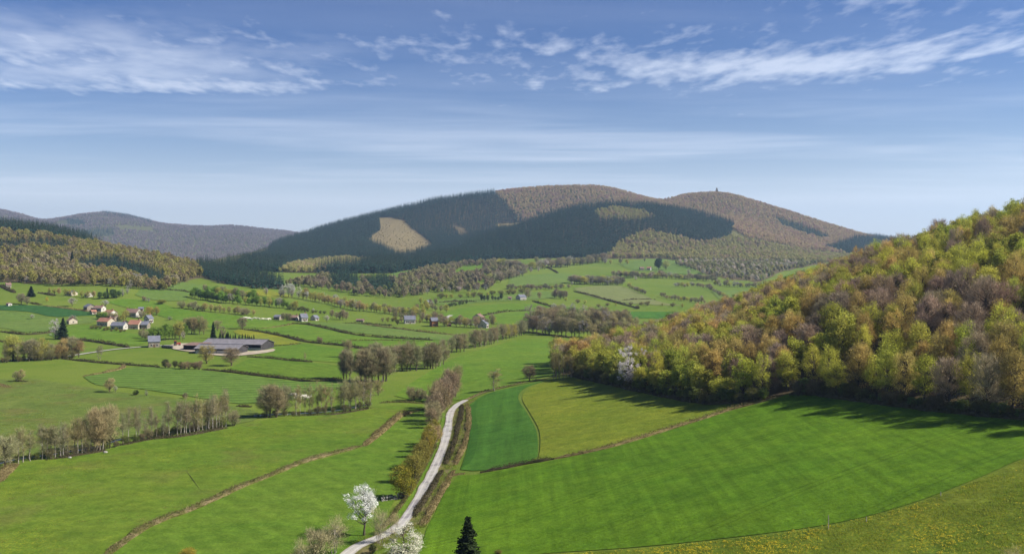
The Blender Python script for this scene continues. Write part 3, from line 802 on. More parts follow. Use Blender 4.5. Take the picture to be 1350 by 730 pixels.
def make_tree(seed, Ht=12.0, Wd=8.0, cb=0.25, ncl=46, leaves=50, lsize=0.34, crad=1.15, twigs=20, tlen=1.1, twid=0.05,
              trunk_r=0.24, stems=1, shape='round', fill=0.45, crown_mat='leaf', bark='bark', limb_r=0.055, lobes=(0.72, 1.12)):
    g = np.random.default_rng(seed)
    cz, rx, rz = Ht*(1+cb)/2, Wd/2, Ht*(1-cb)/2
    rx_, rz_ = rx-crad*0.7, rz-crad*0.6
    # clump centres spread through an uneven envelope
    cl = []
    lob = g.uniform(*lobes, 9)
    while len(cl) < ncl:
        v = g.normal(size=3); v /= np.linalg.norm(v)
        r = g.uniform(fill, 1.0)**0.6
        a = (math.atan2(v[1], v[0])/(2*math.pi) % 1)*9
        k = lob[int(a) % 9]*(1-a % 1)+lob[(int(a)+1) % 9]*(a % 1)
        p = np.array([v[0]*rx_*r*k, v[1]*rx_*r*k, cz+v[2]*rz_*r*(0.85+0.15*k)])
        hh = (p[2]-(cz-rz))/(2*rz)
        if shape == 'tall':
            p[:2] *= 0.75+0.35*math.sin(math.pi*min(max(hh, 0), 1))
        elif shape == 'vase':
            p[:2] *= 0.45+0.75*min(max(hh, 0), 1)
        elif shape == 'dome':
            p[2] = max(p[2], 0.25*crad)
        cl.append(p)
    cl = np.array(cl)
    tk, cr = MB(), MB()
    roots = []
    for s in range(stems):
        a = g.uniform(0, 6.28)
        lean = np.array([math.cos(a), math.sin(a), 0])*(0.0 if stems == 1 else rx*0.45)
        b0 = np.array([math.cos(a), math.sin(a), 0])*(0 if stems == 1 else 0.35)
        top = Ht*(0.80 if stems == 1 else 0.7)
        zs = np.linspace(0, 1, 7)
        wob = np.cumsum(g.normal(size=(7, 2))*Ht*0.010, axis=0); wob[0] = 0
        pts = np.stack([b0[0]+lean[0]*zs**1.3+wob[:, 0], b0[1]+lean[1]*zs**1.3+wob[:, 1], zs*top-0.25*(zs == 0)], 1)
        rr = trunk_r/(1 if stems == 1 else 1.7)*(1.0-zs*0.86); rr[0] *= 1.45
        tk.tube(pts, rr, 6)
        roots.append((pts, rr))
    for c in cl:
        pts, rr = roots[int(g.integers(len(roots)))]
        hd = math.hypot(c[0], c[1])
        za = np.clip(c[2]-hd*g.uniform(0.5, 1.0)-0.3, Ht*cb*0.75+0.1, pts[-1, 2])
        a = np.array([np.interp(za, pts[:, 2], pts[:, k]) for k in range(3)])
        mid = (a+c)/2+np.array([0, 0, -0.06*hd])+g.normal(size=3)*0.12
        tk.tube(np.stack([a, mid, c]), [limb_r*1.5, limb_r, limb_r*0.35], 3)
    # twigs
    if twigs:
        n = ncl*twigs
        base = np.repeat(cl, twigs, 0)+g.normal(size=(n, 3))*crad*np.array([0.42, 0.42, 0.34])
        d = base-np.array([0, 0, cz-rz*0.5]); d /= np.linalg.norm(d, axis=1)[:, None]
        d = d*0.8+g.normal(size=(n, 3))*0.55+np.array([0, 0, 0.35])
        v, t = spikes(base, d, tlen, twid, g)
        cr.add(v, t=t)
    if leaves:
        n = ncl*leaves
        d = g.normal(size=(n, 3)); d /= np.linalg.norm(d, axis=1)[:, None]
        r = g.uniform(0.15, 1.0, n)**0.5
        size = np.repeat(g.uniform(0.7, 1.25, ncl), leaves)
        c = np.repeat(cl, leaves, 0)+d*(r*size)[:, None]*np.array([crad, crad, crad*0.72])
        v, q = quads(c, n, lsize, g, 1.0, 0.25)
        keep = v.reshape(n, 4, 3)[:, :, 2].min(1) > 0.05
        cr.add(v.reshape(n, 4, 3)[keep].reshape(-1, 3), np.arange(keep.sum()*4).reshape(-1, 4))
    tm, cm = tk.mesh('trunk', MATS[bark], True), cr.mesh('crown', MATS[crown_mat])
    return (tm, cm, Ht, Wd)

def make_conifer(seed, Ht=14.0, Wd=5.2, levels=20, per=9, base=0.06, droop=0.30, m='needle'):
    g = np.random.default_rng(seed)
    tk, cr = MB(), MB()
    tk.tube([[0, 0, -0.3], [0, 0, Ht*0.5], [0, 0, Ht*0.985]], [0.24, 0.14, 0.02], 6)
    V, Q = [], []
    for i in range(levels):
        f = i/(levels-1)
        z = Ht*(base+(0.985-base)*f)
        R = Wd/2*(1-f)**0.85*g.uniform(0.82, 1.12)+0.12
        for k in range(max(4, int(per*(1-0.45*f)))):
            a = g.uniform(0, 6.283)
            r = R*g.uniform(0.60, 1.18)
            dr = r*droop*g.uniform(0.5, 1.4)-0.05
            ax, sd = np.array([math.cos(a), math.sin(a), 0]), np.array([-math.sin(a), math.cos(a), 0])
            w = r*0.26+0.10
            p = [np.array([0, 0, z])+ax*r*t+np.array([0, 0, -dr*t**1.4+0.10*r*t]) for t in (0.05, 0.45, 0.8, 1.0)]
            tw = np.array([0, 0, g.uniform(-0.25, 0.25)*w])
            vv = [p[0], p[1]-sd*w+tw, p[1]+np.array([0, 0, 0.10*w]), p[1]+sd*w-tw, p[2]-sd*w*0.75-np.array([0, 0, 0.1]), p[2], p[2]+sd*w*0.75-np.array([0, 0, 0.1]), p[3]]
            V.append(np.array(vv)); Q.append(np.array([[0, 1, 2, 2], [0, 2, 3, 3], [1, 4, 5, 2], [2, 5, 6, 3], [4, 7, 5, 5], [5, 7, 6, 6]]))
    nq = 0
    tri, quad, allv = [], [], []
    for v, q in zip(V, Q):
        for f in q:
            (tri if f[2] == f[3] else quad).append(f[:3]+nq if f[2] == f[3] else f+nq)
        allv.append(v); nq += len(v)
    vv = np.concatenate(allv)
    cr.add(vv, quad, tri)
    # needle sprays hanging from the branches
    n = len(V)*7
    idx = g.integers(len(vv), size=n)
    v, q = quads(vv[idx]+g.normal(size=(n, 3))*0.12-np.array([0, 0, 0.08]), n, 0.38, g)
    cr.add(v, q)
    return (tk.mesh('trunk', MATS['bark'], True), cr.mesh('crown', MATS[m]), Ht, Wd)

def joined(p, name, crown_mat=None):
    """trunk and crown as one mesh, for trees too far to show their parts"""
    a, b = p[0], p[1]
    va = np.empty(len(a.vertices)*3); a.vertices.foreach_get('co', va)
    vb = np.empty(len(b.vertices)*3); b.vertices.foreach_get('co', vb)
    na = len(a.vertices)
    f = {3: [], 4: []}; mi = {3: [], 4: []}
    for me, off, k in ((a, 0, 0), (b, na, 1)):
        lv = np.empty(len(me.loops), np.int32); me.loops.foreach_get('vertex_index', lv)
        ls = np.empty(len(me.polygons), np.int32); me.polygons.foreach_get('loop_start', ls)
        lt = np.empty(len(me.polygons), np.int32); me.polygons.foreach_get('loop_total', lt)
        for w in (3, 4):
            s = ls[lt == w]
            if len(s):
                f[w].append(np.stack([lv[s+c] for c in range(w)], 1)+off); mi[w] += [k]*len(s)
    faces, m = [], []
    for w in (3, 4):
        if f[w]:
            faces.append(np.concatenate(f[w])); m += mi[w]
    return mesh_np(name, np.concatenate([va, vb]).reshape(-1, 3), faces, [a.materials[0], crown_mat or b.materials[0]], m)

KIT = {
    'leafy': [make_tree(10+i, 12, w, 0.06, 64, 62, 0.36, 1.25, 6, fill=0.30) for i, w in enumerate((8.5, 9.5, 7.6))],
    'bud': [make_tree(20+i, 12, w, 0.09, 66, 36, 0.26, 1.2, 34, 1.0, 0.055, fill=0.35) for i, w in enumerate((8.4, 9.2, 7.4))],
    'bare': [make_tree(30+i, 12, w, 0.10, 72, 6, 0.16, 1.1, 64, 1.05, 0.060, fill=0.30, crown_mat='twig') for i, w in enumerate((8.6, 9.6, 7.6))],
    'alder': [make_tree(40+i, 13, w, 0.14, 50, 8, 0.15, 0.85, 30, 1.0, 0.050, shape='tall', trunk_r=0.15, crown_mat='twig', bark='pale_bark', limb_r=0.035, fill=0.15) for i, w in enumerate((4.2, 5.0, 3.6))],
    'bush': [make_tree(50+i, 7, w, 0.02, 62, 16, 0.20, 0.95, 40, 0.9, 0.05, shape='dome', stems=6, trunk_r=0.14, limb_r=0.035, fill=0.35, crown_mat='twig') for i, w in enumerate((7.2, 8.0))],
    'budbush': [make_tree(55+i, 7, w, 0.02, 62, 46, 0.20, 0.95, 26, 0.8, 0.045, shape='dome', stems=5, trunk_r=0.15, limb_r=0.035, fill=0.35) for i, w in enumerate((6.0, 6.8))],
    'blossom': [make_tree(60+i, 11, w, c, 62, 52, 0.20, 0.80, 16, 0.8, 0.04, shape='round', crown_mat='petal', lobes=(0.55, 1.15), fill=0.40, trunk_r=0.20) for i, (w, c) in enumerate(((8.4, 0.28), (8.0, 0.05)))],
    'conifer': [make_conifer(70, 14, 5.2, 26, 12), make_conifer(71, 14, 6.0, 38, 17)],
    'thin': [make_tree(80+i, 8, 5.0, 0.05, 44, 3, 0.12, 0.9, 34, 1.1, 0.03, shape='vase', stems=4, trunk_r=0.10, limb_r=0.022, fill=0.2, crown_mat='twig', bark='pale_bark') for i in range(2)],
}
WHOLE = {k: [joined(p, k) for p in v] for k, v in KIT.items()}

LIFT = dict(leafy=2.45, bud=2.75, bare=1.65, alder=1.42, bush=1.6, budbush=1.7, blossom=1.0, conifer=1.2, thin=1.3)
def tree(name, x, y, kind, var, h, col, label, cat, group=None, w=None, parts=True, z=None):
    col = tuple(min(c*LIFT[kind], 0.8) for c in col)
    if kind in ('bare', 'alder', 'bush', 'thin'):
        col = (col[0]*0.97, col[1], col[2]*0.74)
    p = KIT[kind][var % len(KIT[kind])]
    s = h/p[2]
    sx = s if w is None else w/p[3]
    zz = Hs(x, y) if z is None else z
    rz = random.uniform(0, 6.283)
    if parts:
        r = link(name, None, loc=(x, y, zz-0.05))
        r.empty_display_size = 0.5
        t = link('trunk', p[0], r); c = link('crown', p[1], r)
        c.color = (*col, 1)
    else:
        r = link(name, WHOLE[kind][var % len(KIT[kind])], loc=(x, y, zz-0.05))
        r.color = (*col, 1)
    r.rotation_euler = (0, 0, rz)
    r.scale = (sx, sx, s)
    tag(r, label, cat, group)
    return r

def jit(c, a=0.15):
    k = random.uniform(1-a, 1+a)
    return tuple(max(0.005, v*k*random.uniform(1-a*0.4, 1+a*0.4)) for v in c)

GREY, BROWN, TAN = (0.18, 0.16, 0.115), (0.145, 0.105, 0.072), (0.22, 0.185, 0.115)
OLIVE, YGREEN, GREEN, DGREEN = (0.15, 0.145, 0.035), (0.19, 0.195, 0.020), (0.085, 0.135, 0.022), (0.045, 0.070, 0.020)
WHITE, PALE, DARKC, RUST = (0.78, 0.76, 0.72), (0.42, 0.38, 0.33), (0.016, 0.028, 0.014), (0.20, 0.115, 0.055)

def one(px, py, hpx, kind, col, name, label, cat='tree', wpx=None, group=None, ymin=0, var=None, ymax=1e9):
    x, y, z = pix(px, py, ymin, ymax)
    return tree(name, x, y, kind, random.randrange(9) if var is None else var, hpx*y/F, jit(col, 0.06), label, cat, group,
                None if wpx is None else wpx*y/F, parts=hpx >= 14, z=z)

ORD = 'first second third fourth fifth sixth seventh eighth ninth tenth eleventh twelfth thirteenth fourteenth fifteenth sixteenth seventeenth eighteenth nineteenth twentieth'.split()
ORD += ['twenty-'+o for o in ORD[:9]]+['thirtieth']+['thirty-'+o for o in ORD[:9]]+['fortieth']
def row(pts, n, h, kinds, name, label, group, jitter=2.0, wk=1.0, ordinal=None, cat='tree', ymin=0):
    """n trees along a photo line; kinds: [(kind, colour, weight)]; label may hold {ord}"""
    if '{ord}' not in label:
        label += ', {ord} along'
    P = np.asarray(pts, float)
    d = np.concatenate([[0], np.cumsum(np.linalg.norm(np.diff(P, axis=0), axis=1))])
    ks, ws = [k[:2] for k in kinds], np.array([k[2] for k in kinds], float)
    for i in range(n):
        s = (i+0.5+random.uniform(-0.3, 0.3))/n*d[-1]
        px, py = np.interp(s, d, P[:, 0]), np.interp(s, d, P[:, 1])+random.uniform(-jitter, jitter)*0.35
        hh = random.uniform(*h)
        k, c = ks[int(rng.choice(len(ks), p=ws/ws.sum()))]
        x, y, z = pix(px, py, ymin)
        p = KIT[k][0]
        tree(name, x, y, k, random.randrange(9), hh*y/F, jit(c, 0.14), label.format(ord=ORD[i] if i < len(ORD) else ''), cat, group,
             hh*y/F*p[3]/p[2]*wk*random.uniform(0.85, 1.15), parts=hh >= 14, z=z)

# ------------------------------------------------------------------ far woods as masses (instanced on the land)
def far_tree(seed, Ht, Wd, m, n=30, leaves=22, ls=0.95):
    p = make_tree(seed, Ht, Wd, 0.12, n, leaves, ls, 1.8, 3, 1.6, 0.22, fill=0.45, trunk_r=0.25, limb_r=0.07)
    return joined(p, 'far_tree', MATS[m])
def far_conifer(seed, Ht, Wd):
    p = make_conifer(seed, Ht, Wd, 9, 8, 0.05, 0.42)
    return joined(p, 'far_conifer', MATS['far_conifer'])
PROTO = {}
def proto(m):
    if m not in PROTO:
        ms = [far_conifer(200+i, 20, w) for i, w in enumerate((8.0, 9.5, 7.2))] if m == 'far_conifer' else [far_tree(210+i, 12, w, m) for i, w in enumerate((9.0, 10.5, 8.0))]
        PROTO[m] = [bpy.data.objects.new('%s_kit' % m, me) for me in ms]
    return PROTO[m]

def instancer(objs):
    ng = bpy.data.node_groups.new('scatter', 'GeometryNodeTree')
    ng.interface.new_socket('Geometry', in_out='INPUT', socket_type='NodeSocketGeometry')
    ng.interface.new_socket('Geometry', in_out='OUTPUT', socket_type='NodeSocketGeometry')
    N = ng.nodes.new
    gi, go = N('NodeGroupInput'), N('NodeGroupOutput')
    ip = N('GeometryNodeInstanceOnPoints')
    gt = N('GeometryNodeJoinGeometry')
    for o in objs:
        oi = N('GeometryNodeObjectInfo'); oi.inputs['Object'].default_value = o; oi.inputs['As Instance'].default_value = True
        ng.links.new(oi.outputs['Geometry'], gt.inputs[0])
    def attr(nm, typ):
        a = N('GeometryNodeInputNamedAttribute'); a.data_type = typ; a.inputs['Name'].default_value = nm
        return a.outputs[0]
    ng.links.new(gi.outputs[0], ip.inputs['Points'])
    ng.links.new(gt.outputs[0], ip.inputs['Instance'])
    ip.inputs['Pick Instance'].default_value = True
    ng.links.new(attr('pick', 'INT'), ip.inputs['Instance Index'])
    ng.links.new(attr('turn', 'FLOAT_VECTOR'), ip.inputs['Rotation'])
    ng.links.new(attr('size', 'FLOAT_VECTOR'), ip.inputs['Scale'])
    ng.links.new(ip.outputs[0], go.inputs[0])
    return ng

def scatter(name, P, S, objs, label, cat, flat=1.0):
    me = bpy.data.meshes.new(name)
    n = len(P)
    me.vertices.add(n); me.vertices.foreach_set('co', np.asarray(P, np.float32).ravel())
    a = me.attributes.new('pick', 'INT', 'POINT'); a.data.foreach_set('value', rng.integers(0, len(objs), n).astype(np.int32))
    t = np.zeros((n, 3), np.float32); t[:, 2] = rng.uniform(0, 6.283, n)
    a = me.attributes.new('turn', 'FLOAT_VECTOR', 'POINT'); a.data.foreach_set('vector', t.ravel())
    s = np.stack([S*rng.uniform(0.85, 1.15, n), S*rng.uniform(0.85, 1.15, n), S*flat], 1).astype(np.float32)
    a = me.attributes.new('size', 'FLOAT_VECTOR', 'POINT'); a.data.foreach_set('vector', s.ravel())
    o = link(name, me)
    md = o.modifiers.new('scatter', 'NODES'); md.node_group = instancer(objs)
    tag(o, label, cat, kind='stuff')
    return o

def wood(name, poly, d0, d1, spacing, m, hts, label, excl=(), keep=1.0, cat='wood', flat=1.0, edge=None):
    poly = [tuple(p) for p in poly]
    A = np.array(poly, float)
    u0, u1 = (A[:, 0].min()-CX)/F, (A[:, 0].max()-CX)/F
    xs = np.array([u0*d0, u0*d1, u1*d0, u1*d1])
    gx, gy = np.meshgrid(np.arange(xs.min(), xs.max(), spacing), np.arange(d0, d1, spacing))
    gx = gx.ravel()+rng.uniform(-0.42, 0.42, gx.size)*spacing
    gy = gy.ravel()+rng.uniform(-0.42, 0.42, gy.size)*spacing
    ok = (gx/gy >= u0-0.01) & (gx/gy <= u1+0.01)
    gx, gy = gx[ok], gy[ok]
    z = H(gx, gy)
    px, py = topix(gx, gy, z)
    jx, jy = px+2.5*fbm(gx/25, gy/25, 21, 2), py+2.5*fbm(gx/25+50, gy/25, 22, 2)
    ok = inpoly(jx, jy, poly)
    for e in excl:
        ok &= ~inpoly(jx, jy, e)
    if keep < 1: ok &= rng.uniform(size=len(ok)) < keep
    P = np.stack([gx, gy, z-0.2], 1)[ok]
    ref = 20.0 if m == 'far_conifer' else 12.0
    S = rng.uniform(hts[0], hts[1], len(P))/ref
    return scatter(name, P, S, proto(m), label, cat, flat)
# ------------------------------------------------------------------ woods and mountain forests
X_LEFT = [C_LEFT_TOP, C_LEFT_MID, C_LEFT_LOW]
wood('wood', W_LEFT, 930, 1650, 9.0, 'far_mixed', (8, 13), 'olive and brown spring wood covering the hill above the village', X_LEFT)
wood('conifer_wood', C_LEFT_TOP, 1200, 1650, 6.0, 'far_conifer', (13, 19), 'dark conifer belt along the crest of the village hill')
wood('conifer_wood', C_LEFT_MID, 1100, 1600, 6.5, 'far_conifer', (10, 15), 'short dark conifer strip part way down the village hill')
wood('conifer_wood', C_LEFT_LOW, 930, 1500, 6.5, 'far_conifer', (11, 17), 'dark conifer belt low on the village hill')
wood('conifer_wood', C_BAND, 1050, 1750, 6.5, 'far_conifer', (13, 19), 'dark conifer block between the village hill and the mountain foot')
wood('wood', W_CENTRE, 900, 1900, 9.0, 'far_grey', (7, 13), 'grey-brown bushy woodland in the side valley under the mountain', [C_CENTRE, C_CENTRE2, X_MEAD1, X_MEAD2, X_MEAD3], 0.58)
wood('conifer_wood', C_CENTRE, 950, 1900, 7.5, 'far_conifer', (13, 19), 'small dark conifer clump in the grey side valley wood')
wood('conifer_wood', C_CENTRE2, 950, 1900, 7.5, 'far_conifer', (13, 18), 'dark conifer clump at the top of the side valley')
wood('conifer_wood', C_M1, 1500, 3750, 8.0, 'far_conifer', (16, 25), 'dense dark conifer forest on the long mountain flank', [X_CLEAR1, X_CLEAR2, X_CLEAR3, X_CLEAR4, W_M1LOW])
wood('wood', W_M1LOW, 1500, 2600, 10, 'far_olive', (9, 13), 'olive broadleaf patch at the foot of the conifer mountain')
wood('conifer_wood', C_M2, 1700, 2980, 7.8, 'far_conifer', (16, 25), 'dark conifer forest on the middle hill', [X_M2])
wood('wood', X_M2, 1900, 2980, 11, 'far_olive', (8, 12), 'olive broadleaf patch in the conifers of the middle hill')
wood('wood', W_M1TOP, 2760, 3750, 11, 'far_brown', (9, 14), 'purplish brown bare forest on the mountain top', [C_M2, X_CLEAR4])
wood('wood', W_M3, 2500, 3650, 11, 'far_brown', (8, 13), 'brown bare forest on the tower hill', [C_M3A, C_M3B, C_M2])
wood('conifer_wood', C_M3A, 2300, 3650, 9, 'far_conifer', (15, 22), 'narrow dark conifer belt across the tower hill')
wood('conifer_wood', C_M3B, 2000, 3650, 9, 'far_conifer', (15, 22), 'dark conifer block at the right foot of the tower hill')
wood('wood', W_M3LOW, 1600, 2900, 10, 'far_olive', (8, 13), 'olive broadleaf wood below the tower hill')
wood('wood', W_PALE, 1350, 2250, 10, 'far_pale', (6, 11), 'pale blossoming scrub slope below the tower hill', keep=0.8)
wood('scrub', X_CLEAR1, 1700, 3500, 13, 'far_heath', (2, 4.5), 'tan scrub on the felled mountain clearing', keep=0.6, cat='scrub')
wood('wood', [(-260, 262), (0, 276), (57, 291), (105, 281), (135, 278), (170, 283), (215, 294), (310, 297), (375, 304), (440, 312), (400, 340), (250, 350), (-260, 330)], 4600, 7150, 22, 'far_haze_tint', (12, 20), 'hazy brown forest over the farthest hills', [[(75, 290), (110, 292), (112, 298), (76, 297)], [(100, 305), (150, 303), (150, 314), (100, 314)], [(150, 296), (200, 300), (205, 306), (160, 304)]], 0.85)
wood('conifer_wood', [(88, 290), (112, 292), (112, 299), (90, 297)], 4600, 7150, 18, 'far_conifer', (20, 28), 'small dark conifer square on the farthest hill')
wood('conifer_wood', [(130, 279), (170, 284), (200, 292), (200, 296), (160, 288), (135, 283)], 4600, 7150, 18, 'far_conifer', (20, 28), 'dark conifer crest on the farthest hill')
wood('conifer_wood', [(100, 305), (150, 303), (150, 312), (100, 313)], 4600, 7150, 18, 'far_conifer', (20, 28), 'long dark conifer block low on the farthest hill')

# ------------------------------------------------------------------ the near hillside wood, tree by tree
def hillside():
    sp = 7.7
    lo, hi = np.min(HILLWOOD, 0), np.max(HILLWOOD, 0)
    pts = []
    k = 0
    for yy in np.arange(lo[1], hi[1], sp*0.87):
        k += 1
        for xx in np.arange(lo[0], hi[0], sp):
            pts.append((xx+(k % 2)*sp/2+random.uniform(-2.0, 2.0), yy+random.uniform(-2.0, 2.0)))
    pts = np.array(pts)
    pts = pts[inpoly(pts[:, 0], pts[:, 1], HILLWOOD)]
    # a closer row along the wood's edge
    E = resample(HW_W, 5.6)
    nE = np.gradient(E, axis=0); nE = np.stack([-nE[:, 1], nE[:, 0]], 1); nE /= np.linalg.norm(nE, axis=1)[:, None]
    E2 = E+nE*2.5+rng.normal(size=E.shape)*0.7
    de = np.min(np.linalg.norm(pts[:, None]-E2[None], axis=2), axis=1)
    pts = np.concatenate([pts[de > 5.2], E2])
    isedge = np.concatenate([np.zeros((de > 5.2).sum(), bool), np.ones(len(E2), bool)])
    z = H(pts[:, 0], pts[:, 1])
    px, py = topix(pts[:, 0], pts[:, 1], z)
    rid = np.interp(px, PXG, LY[RIDGE])
    stuffP, named = [], {}
    cnt = 0
    _eu = HW_W[:, 0]/HW_W[:, 1]
    for (x, y), zz, p_, q_, ry, ed in zip(pts, z, px, py, rid, isedge):
        if p_ > 1400 or y > ry+22:
            stuffP.append((x, y, zz)); continue
        n = vnoise(np.array([x/30]), np.array([y/30]), 4)[0]*0.55+random.random()*0.45
        grp = 'trees of the hillside wood'
        ey = np.interp(x/y, _eu, HW_W[:, 1])
        k = (y-ey)/max(ry-ey, 1.0)
        rank = 'at the wood foot' if ed else 'low in the wood' if k < 0.3 else 'halfway up the wood' if k < 0.6 else 'high in the wood' if k < 0.88 else 'on the wood skyline'
        spot = ('by the poplar corner' if p_ < 800 else 'near the wild cherry' if p_ < 875 else 'over the shaded meadow' if p_ < 950 else 'over the hedge end' if p_ < 1050 else
                'over the wheat corner' if p_ < 1130 else 'over the wheat field' if p_ < 1215 else 'over the dandelions' if p_ < 1290 else 'by the picture edge')
        where = '%s %s' % (rank, spot)
        if ed and p_ < 1030:
            n = 0.5+0.5*n if n < 0.75 else n
        if n < 0.20:
            kd, c, nm, w = 'bud', (0.168, 0.122, 0.060), 'oak_tree', 'rusty brown budding oak'
        elif n < 0.42:
            kd, c, nm, w = 'bare', (0.215, 0.160, 0.145), 'bare_tree', 'purplish brown bare tree'
        elif n < 0.56:
            kd, c, nm, w = 'bud', (0.165, 0.125, 0.040), 'oak_tree', 'olive-brown budding oak'
        elif n < 0.74:
            kd, c, nm, w = 'bud', (0.155, 0.155, 0.026), 'hornbeam_tree', 'olive-green hornbeam'
        elif n < 0.93:
            kd, c, nm, w = 'leafy', (0.148, 0.152, 0.026), 'beech_tree', 'yellow-green beech'
        else:
            kd, c, nm, w = 'leafy', (0.105, 0.138, 0.022), 'lime_tree', 'vivid green lime'
        h = random.triangular(8.5, 15.0, 11.8)*(1.0 if p_ < 1100 else 1.08)
        if ed and random.random() < 0.25: h *= 0.75
        wd = random.triangular(5.6, 11.5, 7.9) if not ed else random.uniform(6.5, 9.0)
        o = tree(nm, x, y, kd, random.randrange(9), h, jit(c, 0.20), '%s %s' % (w, where), 'tree', grp, wd, True, zz)
        named.setdefault(o['label'], []).append((p_, o))
        cnt += 1
    for lab, os_ in named.items():
        if len(os_) > 1:
            for i, (_, o) in enumerate(sorted(os_, key=lambda t: t[0])):
                o['label'] = '%s, %s from the lane' % (lab, ORD[i])
    kit = []
    for kd, c in (('bare', BROWN), ('bud', OLIVE), ('leafy', (0.12, 0.15, 0.02))):
        m = forestmat('beyond_'+kd, [c, tuple(v*0.8 for v in c)])
        kit.append(bpy.data.objects.new('beyond_kit', joined(KIT[kd][0], 'beyond_tree', m)))
    if stuffP:
        P = np.array(stuffP)
        scatter('wood', P-np.array([0, 0, 0.1]), rng.uniform(0.85, 1.2, len(P)), kit, 'rest of the hillside wood beyond its crest', 'wood')
    print('hillside trees', cnt, 'beyond', len(stuffP))
hillside()
one(828, 513, 60, 'blossom', (0.76, 0.70, 0.68), 'cherry_tree', 'pinkish white wild cherry at the foot of the hillside wood', wpx=34)
one(848, 497, 40, 'blossom', (0.66, 0.60, 0.58), 'cherry_tree', 'smaller pale wild cherry just behind the larger one in the wood', wpx=18)
row([(728, 500), (740, 499), (756, 497)], 9, (30, 42), [('alder', (0.20, 0.165, 0.09), 1)], 'poplar_tree', 'slim bare poplar in the cluster at the corner of the wood, {ord} along', 'poplars at the corner of the wood', wk=0.8)

# ------------------------------------------------------------------ trees of the valley
row([(-6, 622), (18, 611), (45, 607)], 6, (42, 54), [('alder', TAN, 3), ('bare', GREY, 1)], 'alder_tree', 'bare alder at the near end of the stream row, {ord} along from the picture edge', 'alders along the stream', wk=1.3)
row([(52, 606), (100, 599), (140, 592)], 15, (44, 56), [('alder', TAN, 3), ('alder', GREY, 2)], 'alder_tree', 'thin bare alder in the first stream thicket, {ord} along from the near end', 'alders along the stream', wk=1.15)
row([(122, 596), (146, 590)], 4, (56, 64), [('bare', (0.22, 0.18, 0.125), 1)], 'bare_tree', 'tall rounded bare tree closing the first stream thicket, {ord} of four', 'rounded bare trees by the stream', wk=0.75)
row([(158, 584), (200, 577), (228, 575)], 9, (34, 50), [('alder', GREY, 2), ('thin', TAN, 1)], 'alder_tree', 'sparse bare alder in the open middle of the stream row, {ord} along', 'alders along the stream', wk=0.9)
row([(232, 574), (262, 570), (300, 562)], 16, (42, 56), [('alder', TAN, 2), ('alder', (0.20, 0.17, 0.13), 2)], 'alder_tree', 'tall bare alder in the second stream thicket, {ord} along', 'alders along the stream', wk=1.0)
row([(20, 609), (80, 602), (140, 592), (200, 577), (300, 562)], 26, (9, 17), [('bush', (0.12, 0.10, 0.07), 2), ('bush', (0.09, 0.10, 0.035), 1)], 'shrub', 'low dark shrub under the stream alders', 'shrubs under the stream alders', cat='shrub')
one(308, 561, 22, 'bush', GREY, 'shrub', 'round bare shrub at the far end of the stream thicket', 'shrub')
row([(346, 550), (362, 550), (376, 547)], 4, (40, 48), [('bare', (0.19, 0.155, 0.115), 1)], 'bare_tree', 'broad round bare tree in the clump past the stream bend, {ord} along', 'round bare trees past the stream bend', wk=1.05)
row([(386, 547), (410, 544), (440, 543)], 9, (36, 44), [('alder', TAN, 1)], 'alder_tree', 'slim see-through alder between the two bare clumps, {ord} along', 'alders along the stream', wk=0.9)
row([(446, 542), (468, 539), (490, 534)], 9, (36, 46), [('alder', (0.21, 0.175, 0.12), 1)], 'alder_tree', 'dense bare alder in the clump toward the lane, {ord} along', 'alders along the stream', wk=1.4)
one(499, 521, 22, 'bare', TAN, 'bare_tree', 'small bare tree standing alone past the alder clump')
row([(345, 551), (400, 547), (440, 545), (490, 536)], 13, (7, 12), [('bush', (0.10, 0.09, 0.05), 1)], 'shrub', 'low dark shrub along the upper stream bank', 'shrubs on the upper stream bank', cat='shrub')
row([(536, 529), (556, 527)], 3, (18, 24), [('thin', TAN, 1), ('bush', GREY, 1)], 'shrub', 'thin bare shrub in the valley meadow by the lane, {ord} of three', 'thin shrubs by the valley meadow', cat='shrub', wk=1.1)
one(652, 515, 32, 'alder', TAN, 'alder_tree', 'bushy bare alder alone beside the grassy track', wpx=22)
one(698, 503, 23, 'bare', (0.13, 0.10, 0.08), 'oak_tree', 'gnarled dark bare oak beside the grassy track', wpx=24)
# dense clump in mid valley
MV = [('bare', (0.18, 0.145, 0.11), 3), ('bare', GREY, 2), ('alder', TAN, 1)]
row([(452, 500), (462, 500)], 3, (36, 44), MV, 'alder_tree', 'bare tree at the edge of the mid-valley clump, {ord} of three', 'mid-valley bare clump', wk=0.7)
row([(474, 503), (492, 504), (512, 502)], 10, (38, 48), MV, 'bare_tree', 'bare tree in front of the mid-valley clump, {ord} along', 'mid-valley bare clump', wk=0.9)
row([(486, 486), (510, 490), (534, 489), (550, 488)], 12, (34, 42), MV, 'bare_tree', 'bare tree at the back of the mid-valley clump, {ord} along', 'mid-valley bare clump', wk=0.9)
row([(558, 486), (572, 486), (586, 480)], 8, (30, 38), MV, 'bare_tree', 'bare tree in the middle group of the stream line, {ord} along', 'bare trees of the upper stream line', wk=0.85)
row([(594, 466), (605, 464), (615, 462)], 4, (18, 26), MV, 'bare_tree', 'bare tree in the small middle group of the stream line, {ord} along', 'bare trees of the upper stream line')
row([(622, 460), (640, 455), (657, 451)], 10, (20, 28), MV, 'bare_tree', 'bare tree in the far group of the stream line, {ord} along', 'bare trees of the upper stream line')
row([(660, 448), (676, 445), (692, 441)], 10, (15, 22), [('bare', GREY, 2), ('bud', OLIVE, 1)], 'bare_tree', 'bare tree at the far end of the stream line, {ord} along', 'bare trees of the upper stream line')
one(458, 471, 25, 'bare', (0.2, 0.16, 0.115), 'bare_tree', 'lone rounded bare tree with a long shadow in the pasture', wpx=18)
